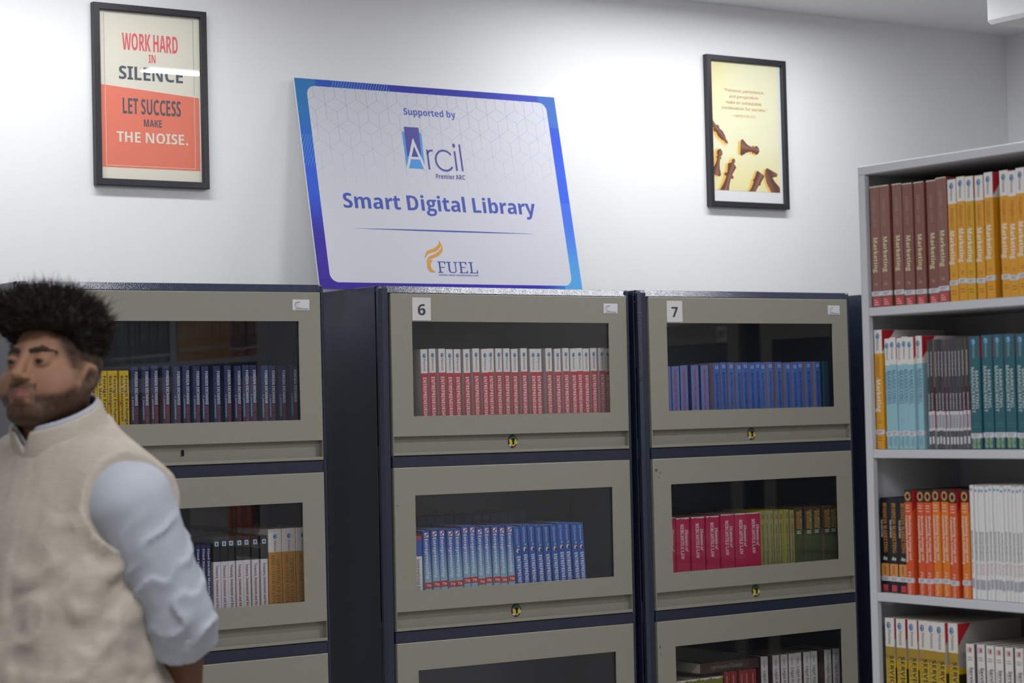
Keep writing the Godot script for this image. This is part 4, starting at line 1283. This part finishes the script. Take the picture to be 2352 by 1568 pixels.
func head_tint(p: Vector3) -> Color:
	p.y = face_y(p.y)
	var skin := lin("83604c").lerp(lin("926c56"), 0.5 + 0.5 * bump.get_noise_3d(p.x * 90.0, p.y * 90.0, p.z * 90.0))
	var ax := absf(p.x)
	var grain := 0.5 + 0.5 * bump.get_noise_3d(p.x * 900.0, p.y * 900.0, p.z * 900.0)
	# stubble along jaw, chin and upper lip
	var beard := 0.0
	if p.y < 0.02 and p.z > -0.03 and p.y > -0.15:
		var line := -0.024 - 0.03 * smoothstep(0.02, 0.085, p.z) + 0.045 * smoothstep(0.02, -0.01, p.z)
		beard = smoothstep(line + 0.006, line - 0.012, p.y) * (1.0 if ax > 0.03 or p.y < -0.082 else smoothstep(-0.074, -0.084, p.y))
		beard *= smoothstep(-0.135, -0.115, p.y)
	if p.z > 0.075 and p.y < -0.034 and p.y > -0.0505 and ax < 0.031:
		beard = maxf(beard, 0.85)
	if p.z > 0.075 and p.y < -0.07 and p.y > -0.08 and ax < 0.012:
		beard = maxf(beard, 0.7)
	if ax > 0.024 and ax < 0.034 and p.y < -0.045 and p.y > -0.09 and p.z > 0.06:
		beard = maxf(beard, 0.6)
	skin = skin.lerp(lin("2e221c"), beard * (0.7 + 0.28 * grain))
	# cropped hair at the sides and nape
	var crop := smoothstep(-0.055, -0.02, p.y) * smoothstep(0.044, 0.022, p.z - 0.4 * maxf(p.y, 0.0)) if ax < 0.0835 else 0.0
	if ax > 0.06 and p.z > -0.045 and p.y < 0.03:
		crop *= smoothstep(0.0, 0.008, 0.079 - ax)
	if p.z > 0.004 and p.y < 0.012:
		crop *= 0.45
	skin = skin.lerp(lin("17130f"), clampf(crop, 0.0, 1.0) * (0.72 + 0.28 * grain))
	# lips
	if p.z > 0.086 and ax < 0.024 and p.y < -0.0495 and p.y > -0.0695:
		skin = skin.lerp(lin("7a4a48"), 0.85)
	return skin

func hair_d(p: Vector3) -> float:
	var d := ell(p - Vector3(0, 0.092, -0.008), Vector3(0.096, 0.078, 0.1))
	d = smin(d, ell(p - Vector3(-0.012, 0.112, 0.045), Vector3(0.085, 0.045, 0.078)), 0.03)
	d += 0.011 * bump.get_noise_3d(p.x * 260.0, p.y * 260.0, p.z * 260.0) + 0.004 * bump.get_noise_3d(p.x * 900.0, p.y * 900.0, p.z * 900.0)
	# hairline: higher over the forehead, lower round the back
	var line := lerpf(0.022, 0.082, smoothstep(-0.02, 0.06, p.z))
	line = lerpf(line, 0.0, smoothstep(-0.02, -0.09, p.z))
	d = smax(d, line - p.y, 0.012)
	return d

# --- body: x to his left, y up from the floor, z forward
const TORSO := [[0.86, 0.182, 0.135, -0.005], [0.95, 0.2, 0.155, -0.006], [1.05, 0.205, 0.168, 0.0], [1.15, 0.2, 0.166, 0.002], [1.25, 0.192, 0.153, 0.003], [1.35, 0.187, 0.14, 0.0], [1.43, 0.182, 0.125, -0.003], [1.49, 0.168, 0.108, -0.008], [1.535, 0.142, 0.096, -0.012], [1.57, 0.112, 0.088, -0.012], [1.6, 0.088, 0.082, -0.01], [1.66, 0.072, 0.074, -0.012]]

func torso_d(p: Vector3, grow: float) -> float:
	var y := clampf(p.y, 0.86, 1.66)
	var k := 0
	while k < TORSO.size() - 2 and y > TORSO[k + 1][0]:
		k += 1
	var t: float = (y - TORSO[k][0]) / (TORSO[k + 1][0] - TORSO[k][0])
	t = clampf(t, 0.0, 1.0)
	var a: float = lerpf(TORSO[k][1], TORSO[k + 1][1], t) + grow
	var b: float = lerpf(TORSO[k][2], TORSO[k + 1][2], t) + grow
	var cz: float = lerpf(TORSO[k][3], TORSO[k + 1][3], t)
	var e := Vector2(p.x / a, (p.z - cz) / b)
	# a squarer section than an ellipse
	var r := pow(pow(absf(e.x), 2.4) + pow(absf(e.y), 2.4), 1.0 / 2.4)
	var d := (r - 1.0) * minf(a, b) * 0.9
	return maxf(d, maxf(p.y - 1.66, 0.86 - p.y))

const SHOULDER := Vector3(0.166, 1.474, -0.006)
const ELBOW := Vector3(0.226, 1.262, -0.076)
const ARMHOLE := Vector3(0.186, 1.478, 0.005)
const OUTWARD := Vector3(0.882, 0.0, 0.471)
const WRIST := Vector3(0.125, 1.035, -0.195)

func mirror(p: Vector3) -> Vector3:
	return Vector3(absf(p.x), p.y, p.z)

func leg_d(q: Vector3, grow: float) -> float:
	var d := cap(q, Vector3(0.09, 0.9, 0.0), Vector3(0.1, 0.5, 0.012), 0.088 + grow, 0.06 + grow)
	return smin(d, cap(q, Vector3(0.1, 0.5, 0.012), Vector3(0.105, 0.09, -0.012), 0.06 + grow, 0.044 + grow), 0.02)

func body_d(p: Vector3) -> float:
	var q := mirror(p)
	var d := torso_d(p, -0.022)
	d = smin(d, cap(q, SHOULDER, ELBOW, 0.056, 0.046), 0.03)
	d = smin(d, cap(q, ELBOW, WRIST, 0.046, 0.03), 0.02)
	d = smin(d, leg_d(q, 0.0), 0.03)
	return d

func hand_d(p: Vector3) -> float:
	# palm and five fingers, relaxed, in the hand's own axes: fingers towards -y, thumb towards +z, palm towards +x
	var d := ell(p - Vector3(0, -0.045, 0), Vector3(0.016, 0.05, 0.041))
	d = smin(d, cap(p, Vector3(0, 0.03, 0), Vector3(0, -0.02, 0), 0.027, 0.024), 0.02)
	var roots := [0.03, 0.0105, -0.0095, -0.029]
	var longs := [0.07, 0.078, 0.072, 0.057]
	for k in 4:
		var r := Vector3(0.0, -0.085, roots[k])
		var l: float = longs[k]
		var a := r + Vector3(0.004, -0.45 * l, roots[k] * 0.1)
		var b := a + Vector3(0.014, -0.3 * l, 0)
		var c := b + Vector3(0.014, -0.2 * l, 0)
		var f := minf(minf(cap(p, r, a, 0.0095, 0.0088), cap(p, a, b, 0.0088, 0.008)), cap(p, b, c, 0.008, 0.007))
		d = smin(d, f, 0.006)
	var t := cap(p, Vector3(0.002, -0.02, 0.03), Vector3(0.012, -0.055, 0.056), 0.0135, 0.0105)
	t = smin(t, cap(p, Vector3(0.012, -0.055, 0.056), Vector3(0.018, -0.085, 0.06), 0.0105, 0.0085), 0.005)
	return smin(d, t, 0.01)

func vest_d(p: Vector3) -> float:
	var d := torso_d(p, 0.004)
	# folds drawn from the armpit towards the front, and a soft drape below
	var side := smoothstep(1.5, 1.3, p.y) * smoothstep(-0.15, 0.1, p.x)
	var w := p.y * 42.0 - p.x * 34.0 + p.z * 16.0
	d -= 0.006 * side * sin(w + 3.0 * bump.get_noise_3d(p.x * 90.0, p.y * 90.0, p.z * 90.0)) * smoothstep(1.02, 1.2, p.y)
	d -= 0.0018 * bump.get_noise_3d(p.x * 120.0, p.y * 70.0, p.z * 120.0)
	# flare of the hem
	d -= 0.022 * smoothstep(1.2, 0.95, p.y)
	# armholes
	var q := mirror(p)
	d = smin(d, cap(q, Vector3(0.055, 1.6, -0.015), ARMHOLE - OUTWARD * 0.03, 0.05, 0.098), 0.04)
	var off := q - ARMHOLE
	var along := off.dot(OUTWARD)
	d = smax(d, -smax(-along, (off - OUTWARD * along).length() - 0.0905, 0.006), 0.006)
	# neck opening and hem
	var n := Vector3(0, 0.94, 0.36).normalized()
	d = smax(d, (p - Vector3(0, 1.612, 0.0)).dot(n), 0.004)
	d = smax(d, 0.9 - p.y, 0.006)
	# pocket welts
	var w1 := (p - Vector3(0.105, 1.445, 0.0))
	if p.z > 0.03:
		if absf(w1.x) < 0.036 and absf(w1.y + w1.x * 0.12) < 0.011:
			d -= 0.0025
		var w2 := p - Vector3(0.1, 1.168, 0.0)
		if absf(w2.x) < 0.075 and absf(w2.y + w2.x * 0.06) < 0.011:
			d -= 0.0025
		# front edge
		if p.x < 0.012 and p.x > -0.03:
			d -= 0.0018
	return d

func collar_d(p: Vector3) -> float:
	# stand collar: a tilted band round the neck with a small notch in front
	var c := Vector3(0, 1.617, 0.0)
	var n := Vector3(0, 0.93, 0.36).normalized()
	var q := p - c
	var hgt := q.dot(n)
	var f := q - n * hgt
	var r := Vector2(f.x / 0.081, f.z / 0.083).length()
	var d := absf(r - 1.0 - 0.06 * (0.02 - hgt) / 0.04) * 0.081 - 0.0035
	d = smax(d, absf(hgt) - 0.026, 0.004)
	if p.z > 0.0:
		d = smax(d, 0.006 + hgt * 0.55 - absf(p.x + 0.004), 0.003)
	return d

func shirt_collar_d(p: Vector3) -> float:
	var c := Vector3(0, 1.626, 0.0)
	var n := Vector3(0, 0.93, 0.36).normalized()
	var q := p - c
	var hgt := q.dot(n)
	var f := q - n * hgt
	var r := Vector2(f.x / 0.0755, f.z / 0.0775).length()
	var d := absf(r - 1.0) * 0.076 - 0.0028
	d = smax(d, absf(hgt) - 0.024, 0.003)
	if p.z > 0.0:
		d = smax(d, 0.008 + hgt * 0.8 - absf(p.x + 0.004), 0.003)
	return d

func sleeve_d(p: Vector3) -> float:
	var q := mirror(p)
	var ab := ELBOW - SHOULDER
	var t := (q - SHOULDER).dot(ab) / ab.length_squared()
	var d := cap(q, SHOULDER, ELBOW, 0.083, 0.061)
	var fore := (WRIST - ELBOW).normalized()
	d = smin(d, cap(q, ELBOW, ELBOW + fore * 0.035, 0.06, 0.062), 0.02)
	# creases running round the arm, deeper near the bend
	var side := (q - SHOULDER - ab * t)
	var ang := atan2(side.z, side.x)
	var wob := bump.get_noise_3d(q.x * 70.0, q.y * 70.0, q.z * 70.0 + (9.0 if p.x < 0 else 0.0))
	var amp := 0.0034 * smoothstep(0.02, 0.35, t) + 0.001 * smoothstep(0.6, 1.0, t)
	d -= amp * (2.4 * pow(0.5 + 0.5 * sin(t * 24.0 - ang * 2.3 + wob * 5.0), 4.0) - 0.6) * (0.35 + 0.65 * absf(sin(ang * 1.3 + t * 4.0)))
	d -= 0.003 * wob
	# end of the sleeve
	var cut := (q - ELBOW - fore * 0.03).dot(fore)
	return smax(d, cut, 0.004)

func cuff_d(p: Vector3) -> float:
	var q := mirror(p)
	var fore := (WRIST - ELBOW).normalized()
	var c := ELBOW + fore * 0.03
	var h := (q - c).dot(fore)
	var r := (q - c - fore * h).length()
	var wob := bump.get_noise_3d(q.x * 110.0, q.y * 110.0, q.z * 110.0)
	var d := absf(r - 0.0615 - 0.03 * h - 0.004 * wob) - 0.0045
	return smax(d, absf(h) - 0.03 - 0.006 * wob, 0.006)

func trousers_d(p: Vector3) -> float:
	var q := mirror(p)
	var d := leg_d(q, 0.016)
	d = smin(d, maxf(torso_d(p, -0.002), p.y - 1.02), 0.03)
	return smax(d, 0.06 - p.y, 0.004)

func shoe_d(p: Vector3) -> float:
	var q := mirror(p)
	var d := ell(q - Vector3(0.108, 0.04, 0.05), Vector3(0.047, 0.045, 0.15))
	d = smin(d, cap(q, Vector3(0.105, 0.06, -0.02), Vector3(0.105, 0.09, -0.02), 0.045, 0.045), 0.03)
	return smax(d, 0.001 - p.y, 0.003)

func build_person() -> void:
	bump.seed = 5
	bump.frequency = 0.1
	bump.noise_type = FastNoiseLite.TYPE_SIMPLEX
	bump.fractal_octaves = 2
	var turn := deg_to_rad(-67.488)
	var t := thing("person", "man in a cream waistcoat over a light blue shirt, hands behind his back", "person", Vector3(1.58298, 0, 1.63464), turn)
	var hx := Transform3D(Basis(Vector3.UP, deg_to_rad(9.5)) * Basis(Vector3.RIGHT, deg_to_rad(-10.0)).scaled(Vector3.ONE * 0.96), Vector3(-0.0085, 1.7085, 0.0075))
	var fixed := func(c: Color) -> Callable: return func(_p: Vector3) -> Color: return c
	# body: trunk, arms and legs on a coarse grid, head and hands on fine ones
	nets_begin()
	nets(Vector3(-0.32, 0.05, -0.28), Vector3(0.32, 1.62, 0.2), 0.014, body_d, fixed.call(lin("694835")))
	stamp("  body")
	nets(Vector3(-0.105, -0.2, -0.135), Vector3(0.105, 0.15, 0.14), 0.0032, head_d, head_tint, hx)
	stamp("  head")
	for s in [1.0, -1.0]:
		var w: Vector3 = WRIST * Vector3(s, 1, 1)
		var down := (WRIST - ELBOW).normalized() * Vector3(s, 1, 1)
		var yv := -down
		var xv := Vector3(-s * 0.3, 0, -1).normalized()
		xv = (xv - yv * xv.dot(yv)).normalized()
		var zv := xv.cross(yv)
		nets(Vector3(-0.04, -0.18, -0.055), Vector3(0.05, 0.035, 0.085), 0.004, hand_d, fixed.call(lin("694835")), Transform3D(Basis(xv, yv, zv), w))
	var skin := tinted(0.58, 0.35)
	obj("body", nets_done(), skin, t)
	# eyes
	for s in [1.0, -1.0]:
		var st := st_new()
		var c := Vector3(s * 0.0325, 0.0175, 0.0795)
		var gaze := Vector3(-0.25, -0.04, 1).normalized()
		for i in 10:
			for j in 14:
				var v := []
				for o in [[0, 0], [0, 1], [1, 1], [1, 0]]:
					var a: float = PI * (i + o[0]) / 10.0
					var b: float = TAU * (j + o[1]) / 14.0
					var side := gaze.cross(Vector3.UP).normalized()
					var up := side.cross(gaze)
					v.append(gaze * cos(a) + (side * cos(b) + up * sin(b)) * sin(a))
				st.set_color(lin("0c0808") if i < 1 else lin("2a1a12") if i < 3 else lin("6a5b53"))  # eye whites coloured dark to stand in for shade under the brow
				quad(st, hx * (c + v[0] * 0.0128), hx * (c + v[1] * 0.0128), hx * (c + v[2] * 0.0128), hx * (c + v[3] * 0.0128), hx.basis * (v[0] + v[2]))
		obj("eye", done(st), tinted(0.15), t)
		# eyebrow
		nets_begin()
		var brow := func(p: Vector3) -> float:
			var q := Vector3(p.x * s, p.y, p.z)
			return minf(cap(q, Vector3(0.013, 0.0375, 0.0905), Vector3(0.034, 0.0425, 0.0845), 0.0048, 0.005), cap(q, Vector3(0.034, 0.0425, 0.0845), Vector3(0.055, 0.0375, 0.067), 0.005, 0.0032)) + 0.003 * bump.get_noise_3d(p.x * 1500.0, p.y * 1500.0, p.z * 1500.0)
		nets(Vector3(-0.064, 0.025, 0.06), Vector3(0.064, 0.06, 0.105), 0.0024, brow, fixed.call(lin("2c211b")), hx)
		obj("eyebrow", nets_done(), tinted(0.7), t)
	stamp("  face")
	# hair: a tousled mass with loose locks standing out of it
	nets_begin()
	nets(Vector3(-0.125, -0.03, -0.14), Vector3(0.125, 0.2, 0.13), 0.0045, hair_d, fixed.call(lin("1c1713")), hx)
	var r := RandomNumberGenerator.new()
	r.seed = 12
	var roots := nv.size()
	for k in 5200:
		var at := r.randi_range(0, roots - 1)
		var p := hx.affine_inverse() * nv[at]
		if p.y < 0.055 and p.z > -0.06:
			continue
		var out := ((p - Vector3(0, 0.06, -0.01)).normalized() + Vector3(r.randf_range(-0.6, 0.6), r.randf_range(-0.25, 0.7), r.randf_range(-0.6, 0.6))).normalized()
		var long := r.randf_range(0.008, 0.026) * smoothstep(0.03, 0.12, p.y) + 0.004
		var bend := Vector3(r.randf_range(-1, 1), r.randf_range(-1, 1), r.randf_range(-1, 1)) * long * 0.45
		var side := out.cross(Vector3(r.randf_range(-1, 1), r.randf_range(-1, 1), r.randf_range(-1, 1))).normalized()
		var other := out.cross(side)
		var w := r.randf_range(0.0006, 0.0013)
		var pts := [p - out * 0.003, p + out * long * 0.55 + bend * 0.3, p + out * long + bend]
		var col := lin("1c1713").lerp(lin("3a2e26"), r.randf() * 0.6)
		var base := nv.size()
		for i in 3:
			var wi: float = w * [1.0, 0.75, 0.1][i]
			for a in 3:
				nv.append(hx * (pts[i] + (side * cos(TAU * a / 3.0) + other * sin(TAU * a / 3.0)) * wi))
				nc.append(col)
		for i in 2:
			for a in 3:
				var b := (a + 1) % 3
				var i0 := base + i * 3
				ni.append_array(PackedInt32Array([i0 + a, i0 + 3 + a, i0 + b, i0 + b, i0 + 3 + a, i0 + 3 + b]))
	obj("hair", nets_done(), tinted(0.6, 0.3), t)
	stamp("  hair")
	# clothing
	var linen := paint("bdb3a8", 0.85)
	linen.albedo_texture = noise_tex(0.012, false, 1.0, Color(0.9, 0.89, 0.88), Color(1, 1, 1), 512, 4, 31, 1.0)
	linen.normal_enabled = true
	linen.normal_texture = noise_tex(0.2, true, 6.0, Color.BLACK, Color.WHITE, 512, 2, 8)
	linen.normal_scale = 0.35
	linen.uv1_triplanar = true
	linen.uv1_scale = Vector3(5.0, 34.0, 5.0)
	var blue := paint("a9adb8", 0.75)
	nets_begin()
	nets(Vector3(-0.26, 0.88, -0.22), Vector3(0.26, 1.66, 0.22), 0.0075, vest_d, fixed.call(Color.WHITE))
	var vest := obj("waistcoat", nets_done(), linen, t)
	nets_begin()
	nets(Vector3(-0.11, 1.54, -0.12), Vector3(0.11, 1.7, 0.12), 0.003, collar_d, fixed.call(Color.WHITE))
	obj("collar", nets_done(), linen, vest)
	nets_begin()
	nets(Vector3(-0.1, 1.55, -0.11), Vector3(0.1, 1.71, 0.11), 0.0028, shirt_collar_d, fixed.call(Color.WHITE))
	obj("shirt_collar", nets_done(), blue, t)
	for s in [1.0, -1.0]:
		nets_begin()
		nets(Vector3(0.08 if s > 0 else -0.34, 1.16, -0.19), Vector3(0.34 if s > 0 else -0.08, 1.6, 0.11), 0.006, sleeve_d, fixed.call(Color.WHITE))
		var sl := obj("shirt_sleeve", nets_done(), blue, t)
		nets_begin()
		nets(Vector3(0.12 if s > 0 else -0.33, 1.14, -0.2), Vector3(0.33 if s > 0 else -0.12, 1.32, 0.0), 0.005, cuff_d, fixed.call(Color.WHITE))
		obj("rolled_cuff", nets_done(), blue, sl)
	stamp("  clothes")
	nets_begin()
	nets(Vector3(-0.24, 0.04, -0.19), Vector3(0.24, 1.05, 0.19), 0.014, trousers_d, fixed.call(Color.WHITE))
	obj("trousers", nets_done(), paint("2c2e36", 0.8), t)
	for s in [1.0, -1.0]:
		nets_begin()
		nets(Vector3(0.02 if s > 0 else -0.17, 0.0, -0.12), Vector3(0.17 if s > 0 else -0.02, 0.15, 0.22), 0.01, shoe_d, fixed.call(Color.WHITE))
		obj("shoe", nets_done(), paint("221a16", 0.35), t)
